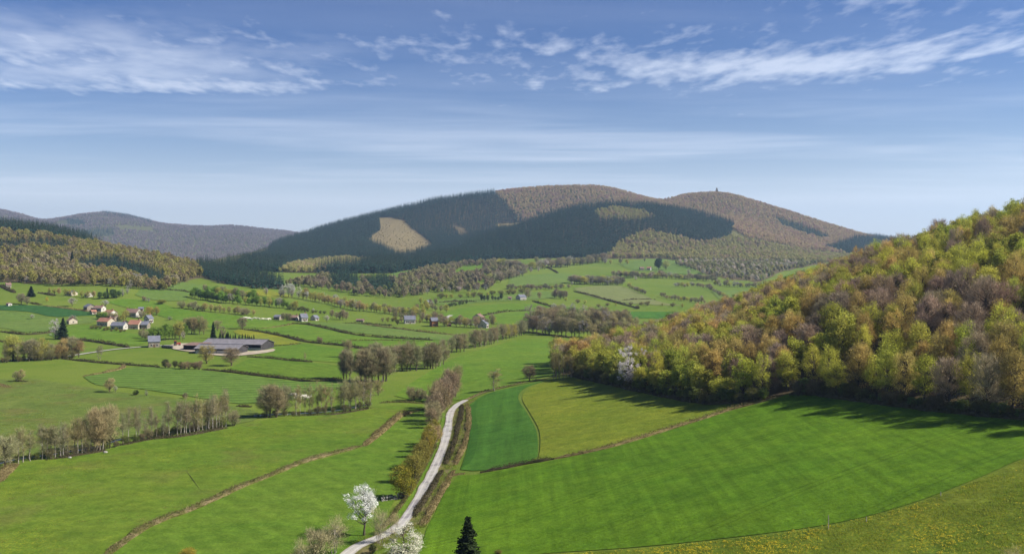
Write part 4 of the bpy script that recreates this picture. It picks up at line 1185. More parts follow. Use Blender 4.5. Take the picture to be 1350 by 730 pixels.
one(402, 476, 13, 'alder', TAN, 'bare_tree', 'small lone bare sapling in the pasture below the barn')
one(421, 452, 9, 'bush', (0.18, 0.13, 0.11), 'shrub', 'round reddish bush on the hedge line near the barn', 'shrub', wpx=10)
one(273, 479, 26, 'bare', (0.19, 0.15, 0.07), 'oak_tree', 'broad budding oak in front of the long barn', wpx=28)
one(305, 482, 25, 'bare', (0.17, 0.125, 0.10), 'oak_tree', 'broad bare oak in front of the barn, to the side of the budding one', wpx=28)
# lane side
row([(568, 566), (576, 552), (583, 541), (590, 532), (600, 521)], 9, (28, 50), [('bush', (0.19, 0.135, 0.115), 2), ('bush', (0.21, 0.165, 0.12), 1)], 'lane_thicket_tree', 'tall reddish brown bare bush beside the lane, {ord} from the near end', 'reddish bushes beside the lane', wk=0.75, jitter=8)
one(529, 657, 50, 'budbush', (0.185, 0.165, 0.024), 'willow_bush', 'big yellow-green budding bush at the near end of the lane hedge', 'bush', wpx=42)
row([(543, 640), (552, 624), (560, 610)], 4, (36, 44), [('budbush', (0.165, 0.145, 0.035), 2)], 'willow_bush', 'olive budding bush in the lane hedge, {ord} after the biggest', 'budding bushes of the lane hedge', cat='bush', wk=0.85)
row([(562, 604), (568, 594), (574, 582)], 4, (34, 40), [('budbush', (0.185, 0.155, 0.03), 1), ('bush', (0.26, 0.20, 0.14), 1)], 'willow_bush', 'tawny budding bush in the upper lane hedge, {ord} along', 'budding bushes of the lane hedge', cat='bush', wk=0.8)
one(480, 706, 68, 'blossom', (0.80, 0.78, 0.75), 'cherry_tree', 'white blossoming cherry tree beside the lane', wpx=60, var=0)
one(534, 748, 62, 'blossom', (0.70, 0.70, 0.56), 'pear_tree', 'creamy blossoming pear tree at the bottom edge by the lane', wpx=66, var=1)
one(617, 766, 86, 'conifer', (0.020, 0.030, 0.012), 'conifer_tree', 'dark pointed conifer at the bottom edge by the wheat', wpx=52, var=1)
one(501, 716, 52, 'thin', (0.36, 0.30, 0.22), 'shrub', 'pale thin bare shrub right beside the white cherry', 'shrub', wpx=34)
one(519, 704, 30, 'thin', (0.33, 0.27, 0.19), 'shrub', 'pale thin shrub between cherry and lane', 'shrub', wpx=24)
one(441, 730, 52, 'thin', (0.30, 0.25, 0.19), 'shrub', 'tall bare grey shrub just left of the white cherry', 'shrub', wpx=48)
one(417, 738, 46, 'bush', (0.24, 0.20, 0.15), 'shrub', 'wide bare grey shrub at the bottom edge', 'shrub', wpx=44)
one(396, 748, 40, 'thin', (0.28, 0.24, 0.17), 'shrub', 'outermost bare shrub of the bottom thicket', 'shrub', wpx=36)
one(491, 729, 14, 'budbush', (0.022, 0.030, 0.012), 'shrub', 'small dark evergreen bush beside the lane', 'shrub', wpx=15)
one(520, 742, 22, 'budbush', (0.10, 0.13, 0.02), 'shrub', 'green bush under the pear tree', 'shrub', wpx=34)
one(248, 741, 22, 'budbush', (0.22, 0.17, 0.03), 'shrub', 'yellowish bush tip at the bottom edge of the pasture', 'shrub', wpx=26)
one(1334, 752, 36, 'thin', (0.36, 0.30, 0.18), 'shrub', 'dry pale twigs in the corner of the dandelion meadow', 'shrub', wpx=34)
one(657, 731, 8, 'budbush', (0.12, 0.10, 0.03), 'shrub', 'tiny scrubby bush on the wheat edge', 'shrub', wpx=12)
# left middle distance
LM = [('alder', TAN, 3), ('bare', GREY, 2), ('bud', OLIVE, 1)]
row([(2, 477), (30, 476), (60, 474)], 9, (24, 36), LM, 'bare_tree', 'bare tree in the hedge thicket below the dark crop strip, {ord} along', 'hedge thicket trees near the farm track', wk=1.2)
row([(64, 474), (85, 472), (106, 470)], 6, (20, 30), [('bare', (0.22, 0.15, 0.09), 1), ('bare', GREY, 1)], 'bare_tree', 'bare tree by the farm track, {ord} along from the thicket', 'trees by the farm track', wk=1.0)
row([(0, 478), (50, 475), (100, 472)], 14, (8, 13), [('bush', (0.11, 0.09, 0.05), 1)], 'shrub', 'low dark shrub in the farm track thicket', 'shrubs by the farm track', cat='shrub')
one(131, 474, 20, 'thin', GREY, 'bare_tree', 'thin bare tree beside the farm track near the stone barn', wpx=14)
one(73, 447, 28, 'blossom', (0.62, 0.58, 0.55), 'cherry_tree', 'white blossoming tree pressed against the dark conifer', wpx=18)
one(83, 447, 28, 'conifer', (0.022, 0.034, 0.016), 'conifer_tree', 'tall dark conifer standing in front of the village', wpx=17)
one(96, 425, 10, 'blossom', (0.42, 0.40, 0.34), 'cherry_tree', 'pale tree behind the small tan house', wpx=12)
one(42, 421, 7, 'blossom', (0.55, 0.52, 0.42), 'fruit_tree', 'tiny blossoming tree alone in the yellow-green pasture', wpx=8)
one(41, 391, 14, 'conifer', DARKC, 'conifer_tree', 'dark bushy conifer above the crop strip', wpx=13)
one(28, 401, 15, 'bare', (0.17, 0.14, 0.12), 'bare_tree', 'spreading bare tree above the crop strip', wpx=15)
one(36, 402, 12, 'bare', GREY, 'bare_tree', 'smaller bare tree close to the spreading one', wpx=11)
one(95, 404, 12, 'blossom', (0.50, 0.46, 0.43), 'cherry_tree', 'round pale blossoming tree above the crop strip', wpx=13)
one(139, 405, 10, 'blossom', (0.50, 0.50, 0.42), 'cherry_tree', 'pale blossoming tree behind the village roofs', wpx=13)
one(62, 398, 7, 'bud', (0.20, 0.17, 0.03), 'budding_tree', 'small yellowish tree in the flowery pasture')
row([(192, 416), (208, 416)], 3, (11, 14), [('bud', (0.16, 0.125, 0.035), 1)], 'budding_tree', 'rusty budding tree behind the white gabled house, {ord} of three', 'rusty trees behind the village', wk=1.2)
one(213, 401, 7, 'budbush', (0.15, 0.14, 0.03), 'shrub', 'wide round bush in the rising pasture', 'shrub', wpx=15)
row([(188, 397), (197, 398)], 3, (5, 8), [('bush', (0.20, 0.15, 0.12), 1), ('blossom', PALE, 1)], 'shrub', 'pinkish bush in the pasture behind the village', 'pinkish bushes behind the village', cat='shrub')
one(224, 422, 6, 'blossom', (0.35, 0.36, 0.25), 'fruit_tree', 'pale green blossoming bush behind the garden trees', wpx=9)
row([(186, 446), (196, 447)], 2, (13, 16), [('bush', GREY, 1)], 'shrub', 'grey bush beside the stone barn, {ord} of two', 'grey bushes by the stone barn', cat='shrub')
row([(199, 450), (222, 448), (245, 446)], 9, (19, 27), [('leafy', (0.085, 0.125, 0.022), 3), ('bud', OLIVE, 1)], 'garden_tree', 'leafy green tree behind the stone barn, {ord} along', 'leafy trees behind the stone barn', wk=0.95)
row([(242, 440), (258, 440), (272, 442)], 5, (20, 26), [('bare', (0.18, 0.15, 0.09), 1)], 'garden_tree', 'olive bare tree behind the farmyard, {ord} along', 'bare trees behind the farmyard', wk=0.9)
one(241, 449, 13, 'blossom', (0.48, 0.44, 0.36), 'fruit_tree', 'pale blossoming tree by the farmyard', wpx=8)
one(281, 446, 22, 'conifer', DARKC, 'conifer_tree', 'pointed dark conifer behind the long barn', wpx=9)
row([(288, 446), (296, 447), (303, 447)], 4, (7, 11), [('conifer', DARKC, 1)], 'conifer_tree', 'short dark conifer next to the pointed one behind the barn', 'short conifers behind the barn', wk=1.6)
row([(303, 447), (320, 447.5), (337, 447.5)], 11, (5, 8), [('conifer', DARKC, 1)], 'hedge_conifer', 'little pointed conifer in the row behind the barn roof', 'row of little conifers behind the barn', wk=1.3)
one(294, 445, 16, 'blossom', (0.30, 0.23, 0.18), 'fruit_tree', 'pinkish brown tree among the conifers behind the barn', wpx=11)
one(287, 436, 15, 'bare', GREY, 'bare_tree', 'wispy bare tree behind the barn conifers', wpx=14)
one(319, 434, 17, 'bare', (0.14, 0.11, 0.09), 'bare_tree', 'crooked dark bare tree at the end of the yellow field', wpx=18)
row([(186, 378), (200, 380)], 3, (9, 12), [('leafy', GREEN, 1)], 'leafy_tree', 'leafy tree at the wood edge above the village, {ord} of three', 'leafy wood-edge trees')
row([(160, 390), (165, 392), (176, 374), (186, 376)], 5, (11, 16), [('blossom', (0.45, 0.42, 0.38), 1)], 'cherry_tree', 'white wild cherry along the wood edge above the village, {ord} along', 'wild cherries at the wood edge', wk=0.8)
row([(130, 394), (150, 393), (160, 391)], 6, (10, 15), [('conifer', (0.03, 0.045, 0.022), 1), ('leafy', DGREEN, 1)], 'dark_tree', 'dark evergreen behind the upper houses, {ord} along', 'dark evergreens behind the upper houses', wk=1.2)
row([(60, 386), (75, 388), (90, 390), (105, 392), (125, 393)], 9, (7, 11), [('bud', OLIVE, 2), ('bud', (0.15, 0.11, 0.05), 1)], 'budding_tree', 'olive budding tree near the upper houses, {ord} along', 'olive trees near the upper houses', wk=1.2)
one(243, 370, 7, 'bush', (0.24, 0.21, 0.18), 'shrub', 'pale grey bush at the top of the high pasture', 'shrub', wpx=12)
one(43, 355, 14, 'conifer', DARKC, 'conifer_tree', 'lone dark conifer in the wood on the village hill', ymin=900)
one(95, 350, 19, 'conifer', DARKC, 'conifer_tree', 'tall lone dark conifer rising from the wood on the village hill', wpx=9, ymin=900)
# hedgerow belts in the middle distance
HB = [('leafy', GREEN, 3), ('bud', OLIVE, 3), ('bare', GREY, 2), ('blossom', PALE, 1)]
row([(238, 406), (262, 409), (285, 412), (312, 414), (336, 416)], 16, (7, 12), [('bud', (0.145, 0.125, 0.045), 3), ('bush', GREY, 2)], 'hedgerow_tree', 'tawny budding tree in the lower hedgerow behind the barn field', 'lower hedgerow behind the barn field', wk=1.3)
row([(252, 392), (275, 396), (300, 400)], 14, (11, 17), [('leafy', DGREEN, 1), ('leafy', GREEN, 2), ('bud', OLIVE, 1)], 'hedgerow_tree', 'leafy green tree in the small copse behind the barn field', 'small green copse behind the barn field', wk=1.1)
row([(268, 386), (300, 391), (340, 396)], 16, (10, 15), HB, 'hedgerow_tree', 'tree in the back rank of the copse behind the barn field', 'back rank of the green copse', wk=1.1)
row([(300, 400), (330, 402), (360, 405), (392, 408)], 18, (10, 15), [('leafy', GREEN, 2), ('bud', OLIVE, 2), ('blossom', PALE, 0.6)], 'hedgerow_tree', 'tree in the long belt running down behind the white cottages', 'long tree belt behind the cottages', wk=1.1)
row([(370, 390), (384, 392), (396, 393)], 4, (15, 20), [('blossom', (0.58, 0.55, 0.48), 1)], 'cherry_tree', 'big white blossoming tree at the head of the belt, {ord} along', 'white cherries at the head of the belt', wk=1.0)
row([(398, 394), (430, 400), (455, 406), (480, 411)], 20, (11, 16), [('bud', (0.16, 0.12, 0.05), 3), ('bud', OLIVE, 2), ('blossom', PALE, 0.5)], 'belt_tree', 'tree in the tawny belt above the sloping meadow', 'tawny belt above the sloping meadow', wk=1.1)
row([(482, 410), (510, 413), (540, 417), (560, 417)], 18, (9, 14), [('bud', OLIVE, 3), ('bare', GREY, 2)], 'belt_tree', 'tree in the olive belt running toward the far cottages', 'olive belt toward the far cottages', wk=1.1)
one(449, 407, 13, 'blossom', (0.45, 0.40, 0.35), 'cherry_tree', 'round pinkish white tree in the tawny belt', wpx=13)
one(431, 425, 10, 'blossom', (0.55, 0.53, 0.42), 'cherry_tree', 'round white tree beside the white cottages', wpx=11)
one(413, 412, 6, 'blossom', (0.62, 0.60, 0.58), 'cherry_tree', 'tiny white tree in the hedge above the cottages')
row([(380, 408), (410, 412), (430, 414)], 10, (4, 7), [('bush', (0.08, 0.08, 0.035), 1)], 'shrub', 'dark hedge shrub above the white cottages', 'dark shrubs above the cottages', cat='shrub', wk=1.3)
row([(436, 418), (450, 422), (458, 422)], 5, (10, 15), [('bare', (0.20, 0.16, 0.13), 1)], 'bare_tree', 'bare tree at the end of the cottage row, {ord} along', 'bare trees by the cottages')
row([(372, 423), (384, 424)], 3, (10, 14), [('bare', (0.15, 0.12, 0.10), 1)], 'bare_tree', 'dark bare tree by the first cottage, {ord} of three', 'dark bare trees by the first cottage')
row([(500, 424), (530, 424), (558, 426)], 9, (5, 8), [('bush', (0.17, 0.16, 0.06), 1), ('bush', TAN, 1)], 'shrub', 'low tawny shrub along the far lane', 'tawny shrubs along the far lane', cat='shrub')
one(524, 428, 8, 'budbush', (0.07, 0.06, 0.025), 'shrub', 'narrow dark shrub by the far white house', 'shrub', wpx=6)
row([(582, 430), (610, 431), (640, 432), (655, 428)], 14, (11, 17), [('bare', (0.20, 0.16, 0.13), 3), ('bud', OLIVE, 1)], 'bare_tree', 'bare brown tree round the far white gables', 'bare trees round the far white gables', wk=1.1)
row([(505, 414), (530, 414), (560, 408), (590, 412)], 14, (8, 12), [('bare', GREY, 2), ('bud', OLIVE, 1), ('bare', (0.20, 0.15, 0.13), 1)], 'belt_tree', 'grey tree on the bank above the far lane', 'grey trees above the far lane', wk=1.2)
row([(586, 406), (600, 403), (616, 400)], 7, (4, 7), [('bush', (0.045, 0.055, 0.025), 1)], 'shrub', 'dark evergreen shrub beside the domed pasture', 'dark shrubs beside the domed pasture', cat='shrub')
row([(632, 396), (650, 396), (664, 395)], 7, (6, 10), [('leafy', (0.035, 0.045, 0.022), 1)], 'dark_tree', 'dark tree in the row left of the slate-roofed farm', 'dark trees by the slate-roofed farm', wk=1.1)
row([(692, 393), (699, 393)], 2, (11, 14), [('bare', GREY, 1)], 'bare_tree', 'bare tree over the slate-roofed farm, {ord} of two', 'bare trees at the slate-roofed farm')
one(711, 394, 10, 'bare', TAN, 'bare_tree', 'wispy bare tree just past the slate-roofed farm')
row([(728, 393), (738, 394), (748, 393)], 5, (10, 14), [('bare', (0.17, 0.13, 0.12), 1)], 'bare_tree', 'purplish bare tree in the round clump past the farm', 'purplish clump past the farm', wk=1.2)
# the brown wood across the valley
BW = [('bare', (0.19, 0.15, 0.115), 3), ('bud', (0.13, 0.115, 0.055), 2), ('bare', (0.14, 0.11, 0.09), 2), ('blossom', (0.34, 0.30, 0.26), 0.5)]
row([(694, 437), (720, 441), (750, 443), (780, 445), (815, 446), (840, 440)], 26, (20, 28), BW, 'valley_wood_tree', 'bare tree on the shaded front edge of the brown valley wood', 'front edge of the brown valley wood', wk=0.9)
row([(696, 430), (740, 434), (790, 437), (830, 434)], 20, (22, 30), BW, 'valley_wood_tree', 'bare tree inside the brown valley wood', 'inside of the brown valley wood', wk=1.0)
row([(706, 424), (750, 427), (800, 429), (826, 428)], 16, (20, 27), BW, 'valley_wood_tree', 'bare tree at the back of the brown valley wood', 'back of the brown valley wood', wk=1.0)
row([(845, 440), (862, 440), (880, 442)], 5, (10, 14), [('bud', OLIVE, 1), ('blossom', PALE, 1)], 'budding_tree', 'small tree between the brown wood and the wooded spur', 'small trees beyond the spur')
# far hedgerows on the right
row([(700, 346), (740, 347), (790, 347), (830, 349)], 14, (6, 10), [('bud', OLIVE, 1), ('bare', GREY, 1), ('blossom', PALE, 0.6)], 'copse_tree', 'small pale tree in the copse line under the dark hill', 'copse line under the dark hill', wk=1.4)
row([(575, 394), (620, 392), (660, 388), (700, 386)], 14, (5, 8), [('bush', (0.12, 0.11, 0.05), 1), ('bud', OLIVE, 1)], 'copse_tree', 'low tree in the hedge above the farm strip', 'hedge above the farm strip', wk=1.6)
row([(740, 396), (790, 404), (850, 402), (905, 406)], 12, (4, 7), [('bush', (0.14, 0.12, 0.07), 1), ('bud', OLIVE, 1)], 'copse_tree', 'low tree along the lower side of the pale field', 'hedge below the pale field', wk=1.6)
row([(955, 372), (985, 362), (1020, 356), (1060, 352)], 12, (6, 9), [('blossom', PALE, 1), ('bud', OLIVE, 2), ('bare', GREY, 1)], 'copse_tree', 'small tree on the meadow edge over the wooded spur', 'meadow edge over the spur', wk=1.4)
FH = [('bare', (0.20, 0.165, 0.14), 3), ('bud', OLIVE, 1.2), ('bare', (0.14, 0.12, 0.11), 1.5), ('blossom', PALE, 0.5)]
for pts, n, h, lab in (
        ([(650, 352), (690, 357), (720, 354), (760, 350), (800, 345)], 26, (9, 14), 'at the foot of the dark middle hill'),
        ([(668, 381), (700, 382), (732, 381), (752, 379)], 12, (5, 8), 'in the hedge above the long pasture strip'),
        ([(752, 374), (780, 375), (822, 376)], 16, (9, 13), 'in the thick hedge above the pale field'),
        ([(808, 364), (835, 366), (868, 367)], 14, (6, 10), 'in the hedge before the pink farm'),
        ([(828, 379), (838, 384), (851, 388)], 7, (5, 8), 'in the hedge beside the pale field'),
        ([(870, 391), (890, 396), (930, 400)], 12, (5, 8), 'in the hedge at the end of the pale field'),
        ([(888, 378), (912, 378), (938, 380)], 9, (4, 7), 'in the short hedge below the scrub slope'),
        ([(868, 366), (900, 368), (945, 371)], 14, (6, 10), 'in the hedge under the scrub slope'),
        ([(934, 381), (946, 388), (960, 395)], 7, (4, 7), 'in the slanting hedge near the spur'),
        ([(940, 376), (970, 378), (1003, 379)], 11, (5, 9), 'in the hedge closing the scrub slope'),
        ([(1004, 376), (1040, 377), (1075, 374)], 9, (4, 7), 'in the hedge just over the wooded spur'),
        ([(645, 372), (668, 368), (690, 364)], 9, (9, 13), 'at the corner of the grey side-valley wood')):
    row(pts, int(n*1.4), (h[0], h[1]*1.05), FH, 'far_hedge_tree', 'small far tree '+lab, 'far hedge trees '+lab, wk=1.55)
one(868, 356, 17, 'leafy', (0.025, 0.040, 0.022), 'dark_tree', 'big dark round tree beside the pink far farm', wpx=14, ymin=900)
one(878, 356, 14, 'bud', (0.15, 0.145, 0.045), 'budding_tree', 'olive tree touching the big dark round one', wpx=12, ymin=900)
one(850, 345, 6, 'bare', GREY, 'bare_tree', 'tiny lone bare tree in the pasture under the dark hill')
one(840, 407, 5, 'bush', (0.09, 0.075, 0.06), 'shrub', 'dark bush at the end of the thin far hedge', 'shrub', wpx=9)
one(925, 395, 6, 'blossom', PALE, 'fruit_tree', 'tiny white tree near the spur skyline', wpx=5)
row([(20, 503), (30, 503)], 2, (16, 20), [('bare', TAN, 1)], 'bare_tree', 'bare tree over the dark hedge in the rough pasture, {ord} of two', 'bare trees over the dark hedge')
one(145, 517, 21, 'bare', TAN, 'bare_tree', 'small bare tree in the marshy pasture', wpx=18)
one(152, 518, 10, 'blossom', (0.40, 0.42, 0.28), 'fruit_tree', 'small blossoming bush close to the bare tree in the marshy pasture', wpx=9)
one(179, 521, 8, 'budbush', (0.03, 0.045, 0.016), 'shrub', 'round dark green bush in the marshy pasture', 'shrub', wpx=10)
one(193, 522, 9, 'blossom', (0.35, 0.36, 0.24), 'fruit_tree', 'pale little tree beside the round dark bush', wpx=6)
one(244, 525, 9, 'bush', (0.13, 0.10, 0.09), 'shrub', 'small dark bush above the stream thicket', 'shrub', wpx=10)
row([(214, 484), (240, 486), (266, 488)], 8, (9, 14), [('budbush', (0.055, 0.055, 0.025), 2), ('bush', (0.16, 0.12, 0.09), 1)], 'shrub', 'dark bushy shrub in the thick hedge below the stone barn', 'thick hedge below the stone barn', cat='shrub', wk=1.2)

row([(755, 496), (800, 507), (850, 518), (930, 533), (975, 532), (1010, 528)], 26, (13, 24), [('leafy', (0.06, 0.075, 0.018), 2), ('budbush', (0.10, 0.095, 0.03), 2)], 'shrub', 'green shrub under the wood edge along the shaded meadow', 'shrubs along the shaded meadow', cat='shrub', wk=1.3)
row([(1045, 521), (1070, 520), (1150, 530), (1250, 543), (1350, 553)], 30, (13, 26), [('leafy', (0.05, 0.065, 0.018), 2), ('budbush', (0.09, 0.085, 0.03), 2), ('bush', (0.10, 0.08, 0.055), 1)], 'shrub', 'dark shrub under the wood edge along the wheat', 'shrubs along the top of the wheat', cat='shrub', wk=1.3)
row([(520, 420), (535, 422), (550, 421)], 6, (10, 14), [('bare', GREY, 2), ('bud', OLIVE, 1)], 'bare_tree', 'bare tree behind the broad slate-roofed white house, {ord} along', 'bare trees behind the slate-roofed white house')
row([(556, 424), (566, 424), (582, 426)], 6, (11, 15), [('bare', (0.18, 0.14, 0.11), 2), ('bud', OLIVE, 1)], 'bare_tree', 'bare tree behind the orange timber house, {ord} along', 'bare trees behind the timber house')
row([(554, 400), (562, 406), (576, 402)], 5, (8, 12), [('bare', GREY, 2), ('bud', OLIVE, 1)], 'bare_tree', 'bare tree hiding the house on the bank, {ord} along', 'bare trees round the house on the bank')
row([(125, 420), (150, 422), (165, 424), (168, 412), (188, 420)], 15, (8, 13), [('bud', OLIVE, 2), ('leafy', GREEN, 1), ('bush', GREY, 1)], 'garden_tree', 'small garden tree between the village houses, {ord} along', 'village garden trees', wk=1.2)
row([(118, 433), (128, 434), (150, 437), (166, 438)], 9, (4, 7), [('bush', (0.13, 0.11, 0.06), 1), ('budbush', OLIVE, 1)], 'shrub', 'low garden shrub in front of the village, {ord} along', 'village front shrubs', cat='shrub', wk=1.3)

for pts, n, h, lab in (
        ([(560, 388), (600, 386), (650, 383)], 7, (7, 10), 'along the front of the side valley wood'),
        ([(655, 365), (690, 360), (720, 358)], 5, (7, 9), 'in the hedge at the hill foot'),
        ([(705, 420), (735, 418), (780, 420)], 5, (16, 20), 'rising from the brown valley wood'),
        ([(745, 378), (800, 372), (870, 366)], 6, (6, 8), 'in the far hedges before the pink farm'),
        ([(905, 362), (950, 362), (1000, 368)], 8, (6, 9), 'on the pale scrub slope'),
        ([(340, 392), (365, 390), (420, 397), (470, 406)], 7, (10, 14), 'in the long belt behind the cottages'),
        ([(20, 372), (70, 376), (110, 372), (150, 378)], 6, (9, 13), 'at the lower edge of the village hill wood'),
        ([(60, 345), (110, 338), (165, 345), (215, 352)], 7, (8, 11), 'inside the village hill wood')):
    row(pts, n, h, [('blossom', (0.52, 0.48, 0.42), 1), ('blossom', (0.42, 0.38, 0.33), 1)], 'blossoming_tree', 'pale blossoming tree '+lab, 'blossoming trees '+lab, wk=1.0, ymin=600)
# ------------------------------------------------------------------ houses and barns
simple('plaster_white', (0.48, 0.455, 0.40), (0.38, 0.35, 0.30), 0.4, 0.9)
simple('plaster_cream', (0.446, 0.389, 0.288), (0.346, 0.295, 0.216), 0.4, 0.9)
simple('stone_wall', (0.288, 0.252, 0.194), (0.187, 0.158, 0.122), 1.2, 0.95, 0.4)
simple('timber', (0.288, 0.122, 0.043), (0.202, 0.079, 0.029), 0.6, 0.8)
simple('dark_cladding', (0.055, 0.050, 0.050), (0.035, 0.032, 0.032), 0.6, 0.9)
simple('glass', (0.03, 0.035, 0.045), (0.02, 0.025, 0.03), 0.5, 0.15, spec=0.5)
simple('door_wood', (0.14, 0.08, 0.05), (0.09, 0.05, 0.03), 1.0, 0.7)
simple('chimney_brick', (0.32, 0.17, 0.12), (0.22, 0.12, 0.09), 2.0, 0.9)
def roofmat(name, a, b, course):
    m, g = mat(name)
    p = pos(g)
    n = g.noise(p, 0.5, 4.0, 0.65); n2 = g.noise(p, 4.0, 3.0, 0.6)
    col = g.mix(g.rng(n, 0.35, 0.65), a, b)
    col = g.mix(g.math('MULTIPLY', g.rng(n2, 0.4, 0.7), 0.35), col, tuple(c*0.6 for c in a))
    w = g.n('ShaderNodeTexWave', wave_type='BANDS', bands_direction='Z', wave_profile='SAW')
    w.inputs['Scale'].default_value = 0.314/course
    g.l(p, w.inputs['Vector'])
    finish(g, col, 0.75, g.math('ADD', w.outputs['Fac'], n2), 0.5, 0.05, 0.25)
    MATS[name] = m
roofmat('roof_tile', (0.36, 0.17, 0.11), (0.27, 0.13, 0.09), 0.3)
roofmat('roof_brown', (0.24, 0.15, 0.12), (0.17, 0.11, 0.09), 0.3)
roofmat('roof_slate', (0.17, 0.175, 0.21), (0.12, 0.125, 0.15), 0.25)
roofmat('roof_sheet', (0.22, 0.205, 0.215), (0.155, 0.145, 0.155), 0.9)

def gable_wall(L, Wd, h, rh, th=0.0):
    mb = MB()
    a, b = L/2, Wd/2
    v = [[-a, -b, -1.2], [a, -b, -1.2], [a, b, -1.2], [-a, b, -1.2], [-a, -b, h], [a, -b, h], [a, b, h], [-a, b, h], [-a, 0, h+rh], [a, 0, h+rh]]
    mb.add(v, [[0, 1, 5, 4], [2, 3, 7, 6], [0, 4, 7, 3], [1, 2, 6, 5]], [[4, 8, 7], [5, 6, 9]])
    return mb

def gable_roof(L, Wd, h, rh, over=0.45, th=0.16):
    mb = MB()
    a = L/2+over
    sl = rh/(Wd/2)
    for s in (-1, 1):
        y1, z1 = s*(Wd/2+over), h-sl*over
        lo = [[-a, 0, h+rh+0.02], [a, 0, h+rh+0.02], [a, y1, z1+0.02], [-a, y1, z1+0.02]]
        hi = [[x, y, z+th] for x, y, z in lo]
        f = [[0, 1, 2, 3], [7, 6, 5, 4], [1, 0, 4, 5], [2, 1, 5, 6], [3, 2, 6, 7], [0, 3, 7, 4]]
        mb.add(lo+hi, f if s == 1 else [q[::-1] for q in f])
    return mb

def house(px, py, Lpx, h, rh, Wd, rot, wall, roof, label, name='house', cat='house', windows=3, chimney=True, door=True, ymin=0, gw=1):
    """gabled house; rot turns its long side away from facing the lookout (degrees)"""
    x, y, z = pix(px, py, ymin)
    L = Lpx*y/F
    rh *= 0.85 if y < 790 else 0.72
    r = link(name, None, loc=(x, y, z)); r.rotation_euler = (0, 0, math.radians(rot))
    r.scale = (0.92, 0.90, 0.80) if y < 790 else (0.84, 0.84, 0.74)
    tag(r, label, cat)
    link('wall', gable_wall(L, Wd, h, rh).mesh('wall', MATS[wall]), r)
    ro = link('roof', gable_roof(L, Wd, h, rh).mesh('roof', MATS[roof]), r)
    if chimney:
        mb = MB().box((L*0.32, 0.0, h+rh+0.35), (0.9, 0.6, 1.5)).box((L*0.32, 0, h+rh+1.15), (1.05, 0.75, 0.14))
        link('chimney', mb.mesh('chimney', MATS['chimney_brick']), ro)
    n = windows
    xs = np.linspace(-L/2, L/2, n+(2 if door else 1)+1)[1:-1] if n else []
    di = len(xs)//2 if door else -1
    for i, xx in enumerate(xs):
        if i == di:
            link('door', MB().box((xx, -Wd/2-0.02, 1.05), (1.0, 0.10, 2.1)).mesh('door', MATS['door_wood']), r)
            continue
        w = link('window', MB().box((xx, -Wd/2-0.012, 1.6), (1.15, 0.09, 1.35)).mesh('window', MATS['plaster_white' if wall != 'plaster_white' else 'door_wood']), r)
        link('pane', MB().box((xx, -Wd/2-0.045, 1.6), (0.95, 0.05, 1.15)).mesh('pane', MATS['glass']), w)
    for i in range(gw):
        for s in (-1, 1):
            w = link('window', MB().box((s*(L/2+0.012), 0, h*0.55+i*2.3), (0.09, 1.0, 1.2)).mesh('window', MATS['door_wood']), r)
            link('pane', MB().box((s*(L/2+0.045), 0, h*0.55+i*2.3), (0.05, 0.8, 1.0)).mesh('pane', MATS['glass']), w)
    return r

house(11, 379, 7, 3.6, 3.2, 7.0, 35, 'plaster_cream', 'roof_brown', 'tan stone house alone high on the pasture edge')
house(12, 403, 4.5, 2.4, 1.3, 4.5, -20, 'plaster_white', 'roof_brown', 'tiny white hut above the dark crop strip', chimney=False, windows=1)
house(95, 389, 11, 3.0, 3.4, 8.0, -28, 'plaster_cream', 'roof_slate', 'grey-roofed cottage at the foot of the wood')
house(117, 391, 7, 3.2, 2.6, 7.0, -35, 'plaster_white', 'roof_brown', 'small white-gabled cottage at the foot of the wood')
house(118, 409, 10, 3.8, 3.0, 8.0, -38, 'stone_wall', 'roof_slate', 'slate-roofed barn with dark gable, uppermost in the village', 'barn', 'barn', 1, False)
house(131.5, 410, 12, 3.4, 2.6, 8.0, -8, 'plaster_white', 'roof_brown', 'long white house with brown roof beside the uppermost barn', windows=4)
house(145.5, 418, 13, 4.2, 3.2, 8.5, -24, 'plaster_white', 'roof_tile', 'white house with reddish roof in the middle of the village', windows=3)
house(176, 417, 19, 4.0, 4.0, 9.5, -14, 'plaster_white', 'roof_brown', 'long white barn with greyish brown roof at the back of the village', 'barn', 'barn', 4, False)
house(140, 429, 19, 4.0, 3.6, 9.0, -20, 'plaster_cream', 'roof_tile', 'cream farmhouse with wide reddish tiled roof at the village front', windows=4)
house(157.5, 434, 19, 3.6, 3.4, 8.0, -6, 'plaster_white', 'roof_slate', 'low white cottage under a slate roof at the village front', windows=5)
house(179, 433, 15, 4.2, 4.0, 9.0, -6, 'plaster_cream', 'roof_tile', 'tall house with orange-red roof at the village front', windows=3)
house(192, 433, 9, 3.8, 3.2, 8.0, 4, 'stone_wall', 'roof_slate', 'slate-roofed annex joined to the orange-red roofed house', windows=2, chimney=False)
house(196, 425, 7, 4.0, 3.4, 7.5, 52, 'plaster_white', 'roof_slate', 'bright white gabled house at the end of the village', windows=2)
house(95, 427, 7, 3.4, 2.8, 7.0, -40, 'plaster_cream', 'roof_brown', 'small tan house behind the dark conifer')
house(203, 457, 15, 4.4, 4.4, 9.0, 22, 'stone_wall', 'roof_slate', 'stone barn with slate roof and cream front beside the track', 'barn', 'barn', 2, False, gw=0)
house(367, 421, 9, 2.8, 2.2, 7.0, -15, 'stone_wall', 'roof_slate', 'low dark farm shed, first of the cottage row', 'shed', 'shed', 2, False)
house(389, 422, 9, 3.0, 2.4, 7.0, -8, 'plaster_white', 'roof_brown', 'low white cottage in the middle of the cottage row', windows=3)
